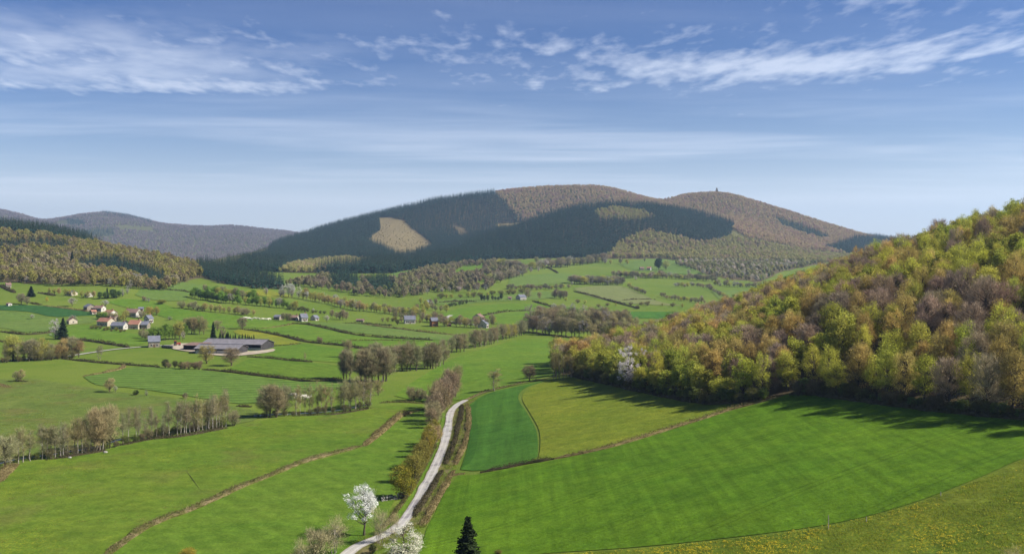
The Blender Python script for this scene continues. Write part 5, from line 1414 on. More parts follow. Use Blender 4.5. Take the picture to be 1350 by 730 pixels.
house(400, 423, 9, 3.8, 4.2, 8.0, 30, 'plaster_white', 'roof_slate', 'white cottage with steep slate roof in the cottage row', windows=2)
house(415, 422, 6, 2.6, 3.0, 7.0, 50, 'plaster_white', 'roof_slate', 'small slate-roofed outbuilding at the end of the cottage row', 'shed', 'shed', 1, False)
house(475, 424, 10, 1.8, 1.2, 6.0, 0, 'stone_wall', 'roof_brown', 'low shed on the meadow edge between the cottages', 'shed', 'shed', 2, False)
house(540, 426, 15, 4.0, 4.2, 9.5, 12, 'plaster_white', 'roof_slate', 'white house with broad slate roof by the far lane', windows=4)
house(572, 430, 9, 5.5, 3.4, 9.0, 18, 'timber', 'roof_slate', 'orange timber house by the bend of the far lane', windows=3, gw=2)
house(592, 430, 5, 2.4, 1.6, 5.0, 10, 'timber', 'roof_brown', 'tiny orange shed near the timber house', 'shed', 'shed', 1, False)
house(565, 402, 9, 3.6, 4.0, 8.5, 40, 'plaster_white', 'roof_slate', 'greyish white house half hidden on the bank above the far lane', windows=2)
house(631, 423, 8, 4.6, 4.6, 10.0, 55, 'plaster_white', 'roof_brown', 'white gabled house among bare trees, the upper of two', windows=2)
house(637, 432, 6, 4.0, 4.0, 8.5, 62, 'plaster_white', 'roof_slate', 'white gabled house among bare trees, the lower of two', windows=2)
house(687, 395, 11, 4.0, 5.0, 11.0, 32, 'plaster_white', 'roof_slate', 'slate-roofed white farm on top of the domed pasture', windows=2)
house(672, 395, 5, 3.0, 2.0, 6.5, 8, 'plaster_white', 'roof_brown', 'small white outbuilding near the slate-roofed farm', 'shed', 'shed', 1, False)
house(846, 356, 6, 4.5, 3.4, 10.0, 5, 'plaster_cream', 'roof_brown', 'pinkish far farmhouse left of the dark round tree', windows=2, ymin=900)
house(856, 356, 6, 5.0, 3.6, 10.0, -25, 'plaster_white', 'roof_tile', 'white far house touching the dark round tree', windows=2, ymin=900)

house(123, 414, 6, 2.6, 2.0, 5.5, 40, 'plaster_cream', 'roof_tile', 'small reddish-roofed outbuilding below the uppermost village barn', 'shed', 'shed', 1, False)
house(153, 423, 8, 3.2, 2.8, 7.0, -30, 'stone_wall', 'roof_brown', 'brown-roofed stone shed tucked between the village roofs', 'shed', 'shed', 1, False)
house(166, 430, 6, 3.0, 2.6, 6.5, -60, 'stone_wall', 'roof_brown', 'dark gabled lean house between slate cottage and orange-red roof', 'shed', 'shed', 1, False)
house(186, 410, 7, 2.8, 2.2, 6.0, 15, 'stone_wall', 'roof_slate', 'low grey shed behind the long white village barn', 'shed', 'shed', 1, False)
# the long barns
def barn(px, py, L, Wd, h, rh, rot, label, skirt, roof, openf=True):
    x, y, z = pix(px, py)
    r = link('long_barn', None, loc=(x, y, z)); r.rotation_euler = (0, 0, math.radians(rot))
    tag(r, label, 'barn')
    a, b = L/2, Wd/2
    # back and end walls clad, front open between posts above a low wall
    mb = MB().box((0, b-0.1, h/2-0.4), (L, 0.2, h+0.8))
    for s in (-1, 1):
        mb.add([[s*a, -b, -0.8], [s*a, b-0.2, -0.8], [s*a, b-0.2, h], [s*a, 0, h+rh], [s*a, -b, h]], t=[[0, 1, 2], [0, 2, 4], [4, 2, 3]])
    link('wall', mb.mesh('wall', MATS['dark_cladding']), r)
    link('low_wall', MB().box((0, -b+0.1, skirt/2-0.4), (L, 0.2, skirt+0.8)).mesh('low_wall', MATS['plaster_white']), r)
    n = int(L/6)+1
    for i in range(n):
        link('post', MB().box((-a+0.2+i*(L-0.4)/(n-1), -b+0.14, h/2), (0.28, 0.28, h)).mesh('post', MATS['dark_cladding']), r)
    ro = link('roof', gable_roof(L, Wd, h, rh, 0.6, 0.14).mesh('roof', MATS[roof]), r)
    link('ridge_cap', MB().box((0, 0, h+rh+0.22), (L+1.2, 0.9, 0.12)).mesh('ridge_cap', MATS['roof_slate']), ro)
    return r
barn(314, 459, 37, 17, 3.2, 2.2, -12, 'longer grey-roofed cattle barn at the back of the farmyard', 1.2, 'roof_sheet')
barn(292, 465, 25, 13, 2.9, 1.9, -9, 'shorter blue-grey roofed barn in front of the longer one', 1.9, 'roof_sheet')
x, y, z = pix(260, 461)
r = link('lean_to', None, loc=(x, y, z)); r.rotation_euler = (0, 0, math.radians(-10))
tag(r, 'dark open lean-to shed at the track end of the barns', 'shed')
link('wall', MB().box((0, 4.9, 1.2), (12, 0.2, 4.2)).box((-5.9, 0.1, 1.2), (0.2, 9.3, 4.2)).mesh('wall', MATS['dark_cladding']), r)
link('roof', MB().add([[-6.4, -5.4, 2.9], [6.4, -5.4, 2.9], [6.4, 5.4, 3.8], [-6.4, 5.4, 3.8], [-6.4, -5.4, 3.05], [6.4, -5.4, 3.05], [6.4, 5.4, 3.95], [-6.4, 5.4, 3.95]], [[3, 2, 1, 0], [4, 5, 6, 7], [0, 1, 5, 4], [1, 2, 6, 5], [2, 3, 7, 6], [3, 0, 4, 7]]).mesh('roof', MATS['roof_brown']), r)
for xx in (-5.8, 0, 5.8):
    link('post', MB().box((xx, -4.8, 1.4), (0.25, 0.25, 3.0)).mesh('post', MATS['dark_cladding']), r)

# tower on the far summit
x, y, z = pix(945, 256, 3000)
y = float(np.interp(945, PXG, LY[17])); x = (945-CX)/F*y; z = Hs(x, y)
t = link('lookout_tower', None, loc=(x, y, z)); tag(t, 'tiny stone tower on the summit of the brown hill', 'tower')
link('plinth', MB().box((0, 0, 6), (8, 8, 16)).mesh('plinth', MATS['stone_wall']), t)
link('shaft', MB().box((0, 0, 17), (5, 5, 7)).add([[-2.5, -2.5, 20.5], [2.5, -2.5, 20.5], [2.5, 2.5, 20.5], [-2.5, 2.5, 20.5], [0, 0, 24]], t=[[0, 1, 4], [1, 2, 4], [2, 3, 4], [3, 0, 4]]).mesh('shaft', MATS['stone_wall']), t)
# ------------------------------------------------------------------ hedges and banks
def hedgemat(name, cols):
    m, g = mat(name)
    p = pos(g)
    geo = g.n('ShaderNodeNewGeometry')
    n1 = g.noise(p, 0.25, 3.0, 0.6)
    k = g.math('ADD', g.math('MULTIPLY', g.rng(n1, 0.3, 0.7, smooth=False), 0.6), g.math('MULTIPLY', geo.outputs['Random Per Island'], 0.4))
    cr = g.n('ShaderNodeValToRGB'); e = cr.color_ramp.elements
    while len(e) < len(cols): e.new(0.5)
    for i, c in enumerate(cols):
        e[i].position = i/(len(cols)-1); e[i].color = (*c, 1)
    g.l(k, cr.inputs[0])
    finish(g, cr.outputs[0], trans=0.2)
    MATS[name] = m
hedgemat('hedge_brown', [(0.065, 0.062, 0.022), (0.16, 0.125, 0.055), (0.24, 0.19, 0.085), (0.10, 0.11, 0.028)])
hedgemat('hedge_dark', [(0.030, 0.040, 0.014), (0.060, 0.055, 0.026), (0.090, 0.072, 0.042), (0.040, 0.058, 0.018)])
hedgemat('hedge_tan', [(0.17, 0.14, 0.06), (0.24, 0.19, 0.10), (0.12, 0.12, 0.035), (0.20, 0.15, 0.08)])
hedgemat('hedge_olive', [(0.075, 0.085, 0.022), (0.13, 0.11, 0.045), (0.10, 0.10, 0.03), (0.16, 0.125, 0.07)])

def hedge(pts, h, w, m, label, gaps=0.6, dens=1.0, name='hedge', lump=0.5, ymin=0):
    path = path_world(pts, 1.0, 6, ymin)
    dep = float(np.median(path[:, 1]))
    step = min(max(dep*0.0032, 0.7), 4.0)
    P = resample(path, step)
    n = len(P)
    P = P+np.stack([fbm(P[:, 0]/7, P[:, 1]/7, 31, 2), fbm(P[:, 0]/7+9, P[:, 1]/7, 32, 2)], 1)*0.35
    d = np.gradient(P, axis=0); d /= np.linalg.norm(d, axis=1)[:, None]
    nr = np.stack([d[:, 1], -d[:, 0]], 1)
    s = np.arange(n)*step
    hv = h*(1+lump*fbm(s/6, s*0, 33, 3)*1.6+lump*0.5*fbm(s/1.7, s*0+4, 34, 2))
    hv *= 1-gaps*np.clip(fbm(s/22, s*0+8, 35, 2)*2.2, 0, 1)
    wv = w*(1+0.3*fbm(s/5, s*0+3, 36, 2))
    end = np.clip(np.minimum(s, s[-1]-s)/(2*w+0.1), 0.25, 1)
    hv, wv = np.maximum(hv*end, 0.15), wv*(0.6+0.4*end)
    prof = [(-0.5, -0.15), (-0.52, 0.35), (-0.36, 0.82), (0.0, 1.0), (0.36, 0.82), (0.52, 0.35), (0.5, -0.15)]
    k = len(prof)
    V = np.zeros((n, k, 3))
    for j, (a, b) in enumerate(prof):
        q = P+nr*(a*wv*(1+0.25*fbm(s/1.3, s*0+j, 37+j, 2)))[:, None]
        V[:, j, :2] = q
        V[:, j, 2] = H(q[:, 0], q[:, 1])+hv*b*0.48+0.3*h*(b > 0)*fbm(s/1.1, s*0+j*3, 50+j, 2)
    i, j = np.meshgrid(np.arange(n-1), np.arange(k-1), indexing='ij'); i, j = i.ravel(), j.ravel()
    q = np.stack([i*k+j, i*k+j+1, (i+1)*k+j+1, (i+1)*k+j], 1)
    mb = MB().add(V.reshape(-1, 3), q)
    # sprays of leaf and twig all over it
    L = s[-1]
    lf = min(max(dep*0.0008, 0.16), 0.8)
    cnt = int(min(L*dens*(h+w)*0.9/(lf*lf)*0.9, 24000))
    t = rng.uniform(0, n-1.001, cnt); ii = t.astype(int); ft = (t-ii)[:, None]
    aa = rng.uniform(-0.58, 0.58, cnt)
    c = P[ii]*(1-ft)+P[ii+1]*ft+nr[ii]*(aa*wv[ii])[:, None]
    top = np.sqrt(np.clip(1-(aa/0.6)**2, 0.05, 1))
    zz = H(c[:, 0], c[:, 1])+hv[ii]*top*rng.uniform(0.25, 1.12, cnt)
    v, qq = quads(np.column_stack([c, zz]), cnt, lf, rng)
    mb.add(v, qq)
    mc = cnt//2
    v, tt = spikes(np.column_stack([c, zz])[:mc], rng.normal(size=(mc, 3))*0.5+np.array([0, 0, 0.9]), lf*2.2, lf*0.22, rng)
    mb.add(v, t=tt)
    o = link(name, mb.mesh(name, MATS[m]))
    tag(o, label, 'hedge')
    return o

hedge([(138, 734), (165, 713), (200, 691), (260, 668), (310, 645), (360, 625), (400, 609), (440, 598), (476, 588)], 0.95, 1.7, 'hedge_tan', 'long low brown bank hedge crossing the near pasture', lump=0.3, gaps=0.3)
hedge([(480, 588), (496, 575), (512, 561), (527, 549), (545, 543)], 1.5, 2.2, 'hedge_brown', 'thicker upper end of the brown bank hedge')
hedge([(545, 543), (565, 538), (578, 536)], 0.6, 1.2, 'hedge_olive', 'low hedge stub joining the bank hedge to the lane')
hedge([(633, 623), (665, 617), (700, 610), (730, 605)], 1.15, 1.3, 'hedge_dark', 'dark end of the clipped hedge nearest the lane, between the wheat fields', gaps=0.1, lump=0.2)
hedge([(730, 605), (760, 599), (800, 590), (830, 582), (865, 571), (900, 560), (930, 551), (960, 541), (990, 533), (1022, 524)], 1.0, 1.3, 'hedge_brown', 'long clipped hedge climbing between meadow and wheat to the wood', gaps=0.25, lump=0.2)
hedge([(615, 532), (618, 545), (618, 560), (614, 580), (606, 600), (600, 613)], 1.1, 1.5, 'hedge_brown', 'brown hedge on the wheat side of the upper lane', lump=0.9, gaps=0.8)
hedge([(597, 620), (586, 641), (574, 662), (563, 682), (555, 694)], 1.0, 1.5, 'hedge_brown', 'rough tan hedge on the wheat side of the lower lane', lump=0.9, gaps=0.8)
hedge([(609, 534), (608, 546), (604, 563), (599, 583), (592, 601), (587, 613)], 1.3, 1.5, 'hedge_dark', 'added dark hedge standing in for the shadow beside the upper lane', gaps=0.3)  # extra hedge whose dark colour plays the bank's shadow
hedge([(583, 620), (571, 641), (558, 662), (545, 683)], 1.2, 1.4, 'hedge_dark', 'added dark hedge standing in for the shadow beside the lower lane', gaps=0.3)  # same along the lower lane: shadow given as a dark hedge
hedge([(588, 630), (600, 626), (613, 624)], 0.8, 1.4, 'hedge_brown', 'short hedge stub between lane and wheat corner')
hedge([(575, 585), (564, 607), (549, 634), (536, 656), (522, 676), (505, 697)], 0.8, 1.2, 'hedge_olive', 'low grassy hedge on the pasture side of the lane')
hedge([(616, 527), (640, 516), (680, 507), (712, 500)], 0.7, 1.0, 'hedge_olive', 'low hedge along the grassy track')
hedge([(590, 533), (560, 532), (530, 530), (500, 531)], 0.7, 1.1, 'hedge_olive', 'low hedge at the foot of the valley meadow')
LANEF = [(0, 437), (30, 441), (55, 440), (75, 437)]
for pts, h, w, m, lab in (
        (LANEF, 1.6, 2.0, 'hedge_dark', 'dark hedge below the yellow-green pasture by the tall conifer'),
        ([(-5, 449), (20, 453), (50, 456)], 1.6, 2.0, 'hedge_dark', 'dark hedge at the picture edge above the track thicket'),
        ([(85, 447), (120, 450), (145, 454), (170, 458)], 1.8, 2.2, 'hedge_dark', 'dark hedge below the bright village pasture'),
        ([(82, 473), (130, 478), (170, 481), (210, 484)], 1.2, 1.8, 'hedge_dark', 'thin dark hedge below the farm track'),
        ([(266, 487), (300, 490), (340, 495), (375, 499), (408, 503), (450, 500)], 1.3, 1.8, 'hedge_dark', 'long thin hedge along the top of the mown hay field'),
        ([(325, 470), (350, 472), (380, 475), (412, 477)], 1.2, 1.6, 'hedge_dark', 'short thin hedge in the pasture below the barn'),
        ([(110, 496), (130, 493), (150, 489), (161, 486), (163, 482)], 1.2, 1.8, 'hedge_brown', 'crooked low hedge at the corner of the hay field'),
        ([(20, 502), (28, 503), (36, 503)], 2.4, 3.5, 'hedge_dark', 'short thick dark hedge in the rough pasture'),
        ([(-8, 506), (0, 508), (12, 511)], 1.4, 2.2, 'hedge_brown', 'brown hedge end at the picture edge in the rough pasture'),
        ([(314, 535), (325, 536), (332, 536)], 2.2, 2.5, 'hedge_dark', 'dark block of hedge beside the stream bend'),
        ([(316, 434), (345, 438), (375, 444), (400, 450), (425, 453), (455, 456), (485, 461)], 1.6, 2.2, 'hedge_dark', 'dark hedge along the yellow wedge and down the valley'),
        ([(385, 426), (405, 428), (425, 432), (465, 441), (500, 445), (537, 447), (570, 449)], 1.6, 2.2, 'hedge_dark', 'long curving dark hedge below the white cottages'),
        ([(451, 426), (485, 427), (517, 429)], 1.2, 1.8, 'hedge_dark', 'thin dark hedge under the low shed'),
        ([(478, 428), (520, 433), (560, 438), (590, 441), (616, 443)], 1.3, 1.8, 'hedge_brown', 'thin hedge leading to the far group of stream trees'),
        ([(633, 417), (650, 414), (670, 411), (698, 410)], 1.8, 2.4, 'hedge_dark', 'dark hedge curving across the domed pasture'),
        ([(702, 397), (715, 401), (731, 406)], 1.8, 2.4, 'hedge_dark', 'dark hedge slanting down from the slate-roofed farm'),
        ([(756, 384), (780, 390), (805, 397), (842, 407)], 1.8, 2.6, 'hedge_dark', 'straight dark hedge under the pale field'),
        ([(820, 396), (840, 395), (864, 395)], 1.6, 2.2, 'hedge_dark', 'short dotted hedge at the end of the pale field'),
        ([(578, 399), (600, 398), (628, 398)], 2.6, 3.5, 'hedge_dark', 'dark hedge strip above the domed pasture'),
        ([(672, 379), (700, 379), (734, 379)], 2.8, 3.5, 'hedge_dark', 'dark hedge between the two far pastures'),
        ([(720, 352), (728, 356), (735, 360)], 2.0, 3.0, 'hedge_dark', 'short far hedge dividing the hill-foot pastures'),
        ([(1, 376), (8, 381), (20, 386)], 2.2, 3.0, 'hedge_dark', 'dark hedge sloping past the lone tan house'),
        ([(50, 386), (62, 388), (72, 390)], 2.2, 3.0, 'hedge_dark', 'dark hedge below the wood near the grey cottage'),
        ([(40, 399), (48, 401), (54, 402)], 2.4, 3.2, 'hedge_dark', 'short dark hedge above the crop strip'),
        ([(56, 403), (80, 406), (110, 410), (135, 414)], 1.4, 2.0, 'hedge_brown', 'brown hedge along the top of the crop strip'),
        ([(185, 380), (215, 382), (240, 384), (250, 386)], 1.8, 2.6, 'hedge_dark', 'dark hedge crossing the high pasture'),
        ([(340, 434), (365, 431), (388, 427)], 1.0, 1.6, 'hedge_brown', 'brown fence-line hedge beside the white herd'),
        ([(352, 456), (370, 456), (398, 453)], 0.9, 1.4, 'hedge_olive', 'low hedge under the yellow wedge'),
        ([(430, 450), (500, 449), (560, 450)], 0.9, 1.4, 'hedge_olive', 'faint hedge across the sunny meadow strip'),
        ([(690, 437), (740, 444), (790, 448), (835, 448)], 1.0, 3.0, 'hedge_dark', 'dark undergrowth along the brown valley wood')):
    hedge(pts, h, w, m, lab)
# undergrowth at the foot of the hillside wood
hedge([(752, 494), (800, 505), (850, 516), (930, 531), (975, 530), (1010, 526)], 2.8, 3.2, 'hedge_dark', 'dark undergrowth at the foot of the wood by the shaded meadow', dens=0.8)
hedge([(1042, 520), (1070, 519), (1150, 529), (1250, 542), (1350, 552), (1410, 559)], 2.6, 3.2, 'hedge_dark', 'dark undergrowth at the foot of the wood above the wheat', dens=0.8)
hedge([(60, 607), (100, 601), (140, 594)], 1.2, 2.2, 'hedge_dark', 'dark stream bank growth under the first alder thicket')
hedge([(150, 589), (200, 579), (235, 576), (300, 564)], 1.1, 2.2, 'hedge_dark', 'dark stream bank growth under the second alder thicket')
hedge([(-10, 640), (5, 625), (20, 612)], 1.6, 3.0, 'hedge_brown', 'tangle of brown brush at the near end of the stream')
hedge([(385, 549), (420, 547), (445, 546), (490, 538)], 0.9, 1.8, 'hedge_dark', 'dark bank growth below the see-through alders')

# ------------------------------------------------------------------ stream
def watermat():
    m, g = mat('stream_water')
    p = pos(g)
    finish(g, (0.03, 0.035, 0.03), 0.3, g.noise(p, 1.5, 3.0, 0.6), 0.15, 0.05, 0.6)
    return m
strip('stream', path_world([(-20, 617), (20, 606), (70, 599), (130, 589), (160, 579), (210, 571), (260, 567), (300, 559), (330, 551), (350, 547), (385, 546), (440, 542), (490, 532)], 3.0), 1.2, watermat(), 'narrow stream glinting between the alders', 'stream', 0.16)

# ------------------------------------------------------------------ dry-stone wall by the lane
simple('field_stone', (0.42, 0.39, 0.35), (0.22, 0.20, 0.18), 1.5, 0.95, 0.5)
simple('mossy_stone', (0.16, 0.15, 0.12), (0.09, 0.09, 0.06), 1.5, 0.95, 0.5)
def stone(seed):
    g = np.random.default_rng(seed)
    v = []
    for z, r in ((-0.5, 0.75), (0.0, 1.0), (0.5, 0.7)):
        for k in range(6):
            a = k*math.pi/3+g.uniform(-0.2, 0.2)
            v.append([math.cos(a)*0.5*r*g.uniform(0.85, 1.1), math.sin(a)*0.5*r*g.uniform(0.85, 1.1), z*g.uniform(0.8, 1.0)])
    v += [[0, 0, -0.5], [0, 0, 0.52]]
    q = [[l*6+k, l*6+(k+1) % 6, (l+1)*6+(k+1) % 6, (l+1)*6+k] for l in (0, 1) for k in range(6)]
    t = [[(k+1) % 6, k, 18] for k in range(6)]+[[12+k, 12+(k+1) % 6, 19] for k in range(6)]
    return MB().add(v, q, t)
STONES = [stone(300+i).mesh('stone', MATS['field_stone' if i % 2 else 'mossy_stone']) for i in range(4)]
A, B = pix(503, 661), pix(534, 656)
wl = link('stone_wall', None, loc=A)
tag(wl, 'short tumbled dry-stone wall between the white cherry and the lane', 'wall')
LW = np.linalg.norm((B-A)[:2]); dw = (B-A)[:2]/LW
for c in range(4):
    xx = -0.2+0.2*(c % 2)
    while xx < LW:
        l = random.uniform(0.45, 0.85)
        if c < 3 or random.random() < 0.6:
            s = link('stone', STONES[random.randrange(4)], wl)
            px_, py_ = dw*(xx+l/2)
            s.location = (px_+random.uniform(-0.08, 0.08), py_+random.uniform(-0.12, 0.12), Hs(A[0]+px_, A[1]+py_)-A[2]+0.17+c*0.32)
            s.scale = (l, random.uniform(0.5, 0.7), random.uniform(0.32, 0.40))
            s.rotation_euler = (random.uniform(-.1, .1), random.uniform(-.1, .1), math.atan2(dw[1], dw[0])+random.uniform(-.2, .2))
        xx += l*0.92
simple('pale_rock', (0.36, 0.34, 0.30), (0.24, 0.23, 0.20), 1.0, 0.95, 0.4)
for i, (px_, py_, s_) in enumerate(((10, 617, 1.0), (139, 597, 1.0), (92, 604, 0.8), (240, 570, 0.9), (218, 568, 1.1), (337, 549, 1.1), (378, 547, 0.8), (590, 488, 0.8))):
    P_ = pix(px_, py_)
    o = link('boulder', stone(400+i).mesh('boulder', MATS['pale_rock']), loc=(P_[0], P_[1], P_[2]+0.25))
    o.scale = (s_*1.4, s_, s_*0.7)
    tag(o, 'pale boulder on the stream bank ' + ['at the picture edge', 'at the end of the first alder thicket', 'in the middle of the first thicket', 'under the second thicket', 'where the alders thin out', 'at the stream bend', 'below the see-through alders', 'beside the mid-valley clump'][i], 'boulder')

# ------------------------------------------------------------------ cattle
m, g = mat('cow_hide')
g_oi = g.n('ShaderNodeTexCoord')
finish(g, g.mix(g.rng(g.noise(g_oi.outputs['Object'], 1.2, 2.0, 0.5), 0.4, 0.6), (0.74, 0.69, 0.58), (0.62, 0.56, 0.45)), 0.8)
MATS['cow_hide'] = m
def cow_mesh(graze):
    hd = [(1.02, 0, 1.25, 0.30), (1.35, 0, 1.05 if graze else 1.42, 0.20), (1.62, 0, 0.62 if graze else 1.55, 0.17), (1.82, 0, 0.28 if graze else 1.42, 0.11)]
    V = [(-1.0, 0, 1.18, 0.34), (-0.55, 0, 1.12, 0.42), (0.0, 0, 1.08, 0.45), (0.55, 0, 1.10, 0.43)]+hd
    E = [(i, i+1) for i in range(7)]
    def legs(root, x, back):
        for s in (-1, 1):
            b = len(V)
            V.extend([(x, s*0.22, 0.72, 0.17), (x+(-0.10 if back else 0.02), s*0.23, 0.42, 0.09), (x+(0.02 if back else 0.0), s*0.23, 0.0, 0.075)])
            E.extend([(root, b), (b, b+1), (b+1, b+2)])
    legs(0, -0.85, True); legs(3, 0.62, False)
    b = len(V); V.extend([(-1.36, 0, 1.12, 0.05), (-1.42, 0, 0.62, 0.05)]); E.extend([(0, b), (b, b+1)])
    for s in (-1, 1):
        b = len(V); V.append((hd[2][0]-0.05, s*0.30, hd[2][2]+0.12, 0.05)); E.append((6, b))
    me = bpy.data.meshes.new('cow_kit')
    me.from_pydata([v[:3] for v in V], E, [])
    o = bpy.data.objects.new('cow_kit', me); COL.objects.link(o)
    md = o.modifiers.new('s', 'SKIN'); md.use_smooth_shade = True
    for i, v in enumerate(V):
        me.skin_vertices[0].data[i].radius = (v[3], v[3])
    me.skin_vertices[0].data[2].use_root = True
    sd = o.modifiers.new('d', 'SUBSURF'); sd.levels = sd.render_levels = 1
    dg = bpy.context.evaluated_depsgraph_get()
    r = bpy.data.meshes.new_from_object(o.evaluated_get(dg))
    bpy.data.objects.remove(o)
    r.materials.clear(); r.materials.append(MATS['cow_hide'])
    return r
COWS = [cow_mesh(True), cow_mesh(False)]
for i, (px_, py_) in enumerate(((319, 421.5), (324, 420.5), (328, 421), (331, 422), (336, 421), (341, 421.5), (346, 422), (352, 422.5), (355, 422))):
    P_ = pix(px_, py_)
    o = link('cow', COWS[i % 2], loc=P_); o.rotation_euler = (0, 0, random.uniform(-0.5, 0.5)+(math.pi if i % 3 else 0)); o.scale = (1.15,)*3
    tag(o, 'white cow grazing in the far herd behind the barn, %s from the lone crooked tree' % ORD[i], 'cow', 'white cattle behind the barn')
for i, (px_, py_) in enumerate(((384, 524), (388, 522.5), (391, 524), (394, 526), (398, 525), (402, 525.5), (405, 527))):
    P_ = pix(px_, py_)
    o = link('cow', COWS[(i+1) % 2], loc=P_); o.rotation_euler = (0, 0, random.uniform(-0.6, 0.6)+(math.pi if i % 2 else 0))
    tag(o, 'white cow seen through the thin alders by the stream, %s from the round bare clump' % ORD[i], 'cow', 'white cattle behind the stream alders')

# ------------------------------------------------------------------ red tractor and farmyard clutter
simple('red_paint', (0.42, 0.07, 0.05), (0.34, 0.06, 0.04), 1.0, 0.45, spec=0.4)
simple('rubber', (0.025, 0.025, 0.025), (0.04, 0.038, 0.035), 2.0, 0.9)
P_ = pix(233, 456)
tr = link('tractor', None, loc=(P_[0], P_[1], P_[2]+0.45)); tr.rotation_euler = (0, 0, 0.3)
tag(tr, 'red tractor parked in the farmyard near the stone barn', 'tractor')
link('hood', MB().box((1.1, 0, 1.25), (2.2, 0.9, 0.9)).box((1.1, 0, 0.75), (2.4, 0.5, 0.3)).mesh('hood', MATS['red_paint']), tr)
cb = link('cab', MB().box((-0.8, 0, 2.62), (1.6, 1.6, 0.16)).box((-0.8, 0, 1.0), (1.6, 1.2, 0.5)).mesh('cab', MATS['red_paint']), tr)
link('pane', MB().box((-0.8, 0, 1.92), (1.45, 1.42, 1.3)).mesh('pane', MATS['glass']), cb)
def wheel(c, r, w):
    th = np.linspace(0, 2*math.pi, 17)[:-1]
    v = [[c[0]+math.cos(a)*rr, c[1]+s*w/2, c[2]+math.sin(a)*rr] for s in (-1, 1) for rr in (r, r*0.35) for a in th]
    q = []
    for k in range(16):
        n_ = (k+1) % 16
        q += [[k, n_, 32+n_, 32+k], [16+k, 16+n_, n_, k], [32+k, 32+n_, 48+n_, 48+k], [48+k, 48+n_, 16+n_, 16+k]]
    return MB().add(v, q).mesh('wheel', MATS['rubber'])
for c, r_, w_ in (((-0.9, -0.95, 0.45), 0.85, 0.5), ((-0.9, 0.95, 0.45), 0.85, 0.5), ((1.6, -0.8, 0.15), 0.55, 0.35), ((1.6, 0.8, 0.15), 0.55, 0.35)):
    link('wheel', wheel(c, r_, w_), tr)
simple('black_wrap', (0.025, 0.027, 0.03), (0.04, 0.042, 0.045), 1.0, 0.35, spec=0.5)
P0, P1 = pix(215, 458.5), pix(226, 459.5)
for i in range(5):
    f_ = i/4
    P_ = P0+(P1-P0)*f_
    th = np.linspace(0, 2*math.pi, 15)[:-1]
    v = [[math.cos(a)*rr, s*0.6, 0.65+math.sin(a)*rr] for s, rr in ((-1, 0.50), (-0.85, 0.68), (0.85, 0.68), (1, 0.50)) for a in th]
    q = [[l*14+k, l*14+(k+1) % 14, (l+1)*14+(k+1) % 14, (l+1)*14+k] for l in range(3) for k in range(14)]
    v += [[0, -0.6, 0.65], [0, 0.6, 0.65]]
    t_ = [[(k+1) % 14, k, 56] for k in range(14)]+[[42+k, 42+(k+1) % 14, 57] for k in range(14)]
    o = link('hay_bale', MB().add(v, q, t_).mesh('hay_bale', MATS['black_wrap'], True), loc=(P_[0], P_[1], Hs(P_[0], P_[1])+0.05))
    o.scale = (1.25, 1.25, 1.25)
    tag(o, 'black wrapped round bale beside the stone barn, %s in the line' % ORD[i], 'bale', 'black wrapped bales by the stone barn')
# fence posts on the wheat edge
simple('grey_wood', (0.40, 0.37, 0.32), (0.26, 0.24, 0.20), 2.0, 0.9)
for i, (px_, py_, hh) in enumerate(((1092, 698, 2.4), (1142, 688, 0.9), (1240, 654, 0.8))):
    P_ = pix(px_, py_)
    o = link('fence_post', MB().tube([[0, 0, -0.3], [0.02, 0, hh*0.5], [0.03, 0.01, hh]], [0.07, 0.065, 0.055], 6).add([[0.03, 0.01, hh+0.03]]).mesh('fence_post', MATS['grey_wood']), loc=P_)
    tag(o, ['tall thin grey stake on the wheat edge', 'short pale post on the wheat edge nearest the tall stake', 'short pale post farther up the wheat edge'][i], 'post')
# dark ditch line in the near pasture, built as a thin tube
P0, P1 = pix(245, 620), pix(263, 645)
L_ = np.linalg.norm((P1-P0)[:2])
o = link('ditch_line', MB().tube([[0, 0, 0.10], [(P1-P0)[0]*0.5, (P1-P0)[1]*0.5, 0.25+(P1-P0)[2]*0.5], [(P1-P0)[0], (P1-P0)[1], 0.15+(P1-P0)[2]]], [0.06, 0.055, 0.04], 6).mesh('ditch_line', MATS['bark']), loc=P0)
tag(o, 'thin dark ditch line in the near pasture, modelled as a tube', 'ditch')

# ------------------------------------------------------------------ grass tufts, rushes and dandelions near the lookout
def tuft_kit(seed, n, h, spread, w, m):
    g = np.random.default_rng(seed)
    c = np.column_stack([g.normal(size=(n, 2))*spread, np.zeros(n)-0.03])
    d = np.column_stack([g.normal(size=(n, 2))*0.45, np.ones(n)])
    v, t = spikes(c, d, h, w, g)
    return bpy.data.objects.new('tuft_kit', MB().add(v, t=t).mesh('tuft_kit', MATS[m]))
def dandelion_kit(seed):
    g = np.random.default_rng(seed)
    mb = MB()
    for k in range(5):
        x, y = g.normal(size=2)*0.35
        h = g.uniform(0.12, 0.25)
        a = np.arange(6)*math.pi/3
        ring = np.column_stack([x+np.cos(a)*0.07, y+np.sin(a)*0.07, np.full(6, h)])
        mb.add(np.concatenate([ring, [[x, y, h+0.03]]]), t=[[i, (i+1) % 6, 6] for i in range(6)])
    return bpy.data.objects.new('dandelion_kit', mb.mesh('dandelion_kit', MATS['dandelion']))
def strew(n, poly, ymin, ymax, thresh, seed, scale):
    A = np.array(poly, float)
    u = rng.uniform((A[:, 0].min()-CX)/F, (A[:, 0].max()-CX)/F, n*4)
    y = rng.uniform(ymin**2, ymax**2, n*4)**0.5
    x = u*y; z = H(x, y)
    px_, py_ = topix(x, y, z)
    ok = inpoly(px_, py_, [tuple(q) for q in poly]) & (fbm(x/scale, y/scale, seed, 3)+rng.normal(size=len(x))*0.22 > thresh)
    return np.stack([x, y, z+0.1], 1)[ok][:n]
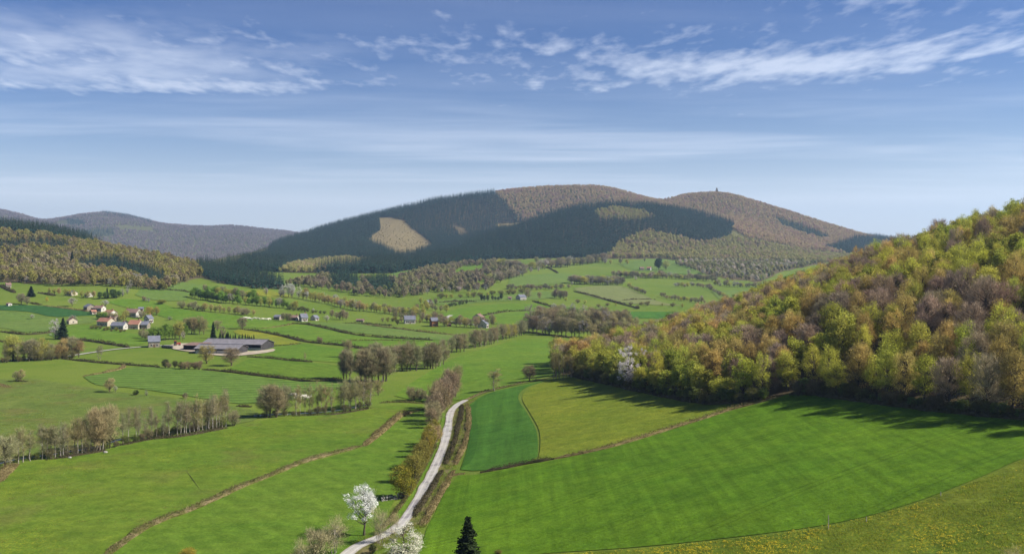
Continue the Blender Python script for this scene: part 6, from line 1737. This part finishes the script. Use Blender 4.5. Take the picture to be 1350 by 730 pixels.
FM = [(630, 752), (700, 735), (830, 726), (960, 713), (1100, 694), (1200, 668), (1290, 634), (1350, 609), (1400, 595), (1400, 790), (630, 790)]
TK = [tuft_kit(500+i, 18, 0.22, 0.26, 0.06, 'tuft') for i in range(3)]
P_ = strew(9000, FM, 100, 185, -0.05, 71, 6.0)
scatter('grass', P_, rng.uniform(0.6, 1.4, len(P_)), TK, 'rough grass tufts in the dandelion meadow', 'grass')
P_ = strew(4200, FM, 100, 185, 0.22, 73, 9.0)
scatter('dandelions', P_, rng.uniform(0.8, 1.3, len(P_)), [dandelion_kit(510), dandelion_kit(511)], 'yellow dandelion heads sprinkled over the near meadow', 'flowers')
RK = [tuft_kit(520+i, 20, 0.32, 0.30, 0.06, 'rush') for i in range(3)]
NP = [(-100, 770), (120, 745), (165, 716), (260, 671), (360, 629), (470, 592), (520, 556), (540, 542), (380, 552), (240, 578), (135, 600), (20, 616), (-100, 650)]
P_ = strew(1800, NP, 170, 380, 0.2, 75, 12.0)
scatter('rushes', P_, rng.uniform(0.6, 1.3, len(P_)), RK, 'scattered rush tufts in the near pasture', 'rushes')
MP = [(-60, 502), (40, 501), (150, 518), (330, 541), (300, 560), (150, 578), (0, 606), (-60, 620)]
P_ = strew(1600, MP, 280, 470, 0.2, 77, 14.0)
scatter('rushes', P_, rng.uniform(0.8, 1.6, len(P_)), RK, 'scattered rush tufts in the rough pasture behind the stream', 'rushes')
VG = [(440, 745), (470, 712), (530, 680), (560, 635), (580, 580), (590, 535), (628, 524), (624, 570), (606, 618), (580, 655), (560, 700), (552, 752)]
P_ = strew(5000, VG, 170, 400, -0.2, 79, 5.0)
LD = np.min(np.linalg.norm(P_[:, None, :2]-LANE[None, ::2], axis=2), axis=1) if len(P_) else np.zeros(0)
P_ = P_[(LD > 1.75) & (LD < 5.5)]
scatter('verge_grass', P_, rng.uniform(0.7, 1.6, len(P_)), TK+RK, 'rough grass along both edges of the lane', 'grass')

# ------------------------------------------------------------------ haze
m = bpy.data.materials.new('haze'); m.use_nodes = True
nt = m.node_tree; nt.nodes.clear()
ou = nt.nodes.new('ShaderNodeOutputMaterial'); pv = nt.nodes.new('ShaderNodeVolumePrincipled')
pv.inputs['Color'].default_value = (0.50, 0.72, 1.0, 1)
pv.inputs['Density'].default_value = 0.000072
pv.inputs['Anisotropy'].default_value = 0.3
nt.links.new(pv.outputs[0], ou.inputs['Volume'])
hz = link('haze', MB().box((0, 4700, 225), (19000, 10000, 690)).mesh('haze', m))
tag(hz, 'thin blue haze filling the valley air', 'haze', kind='stuff')
hz.display_type = 'WIRE'
print('OBJECTS', len(bpy.data.objects))
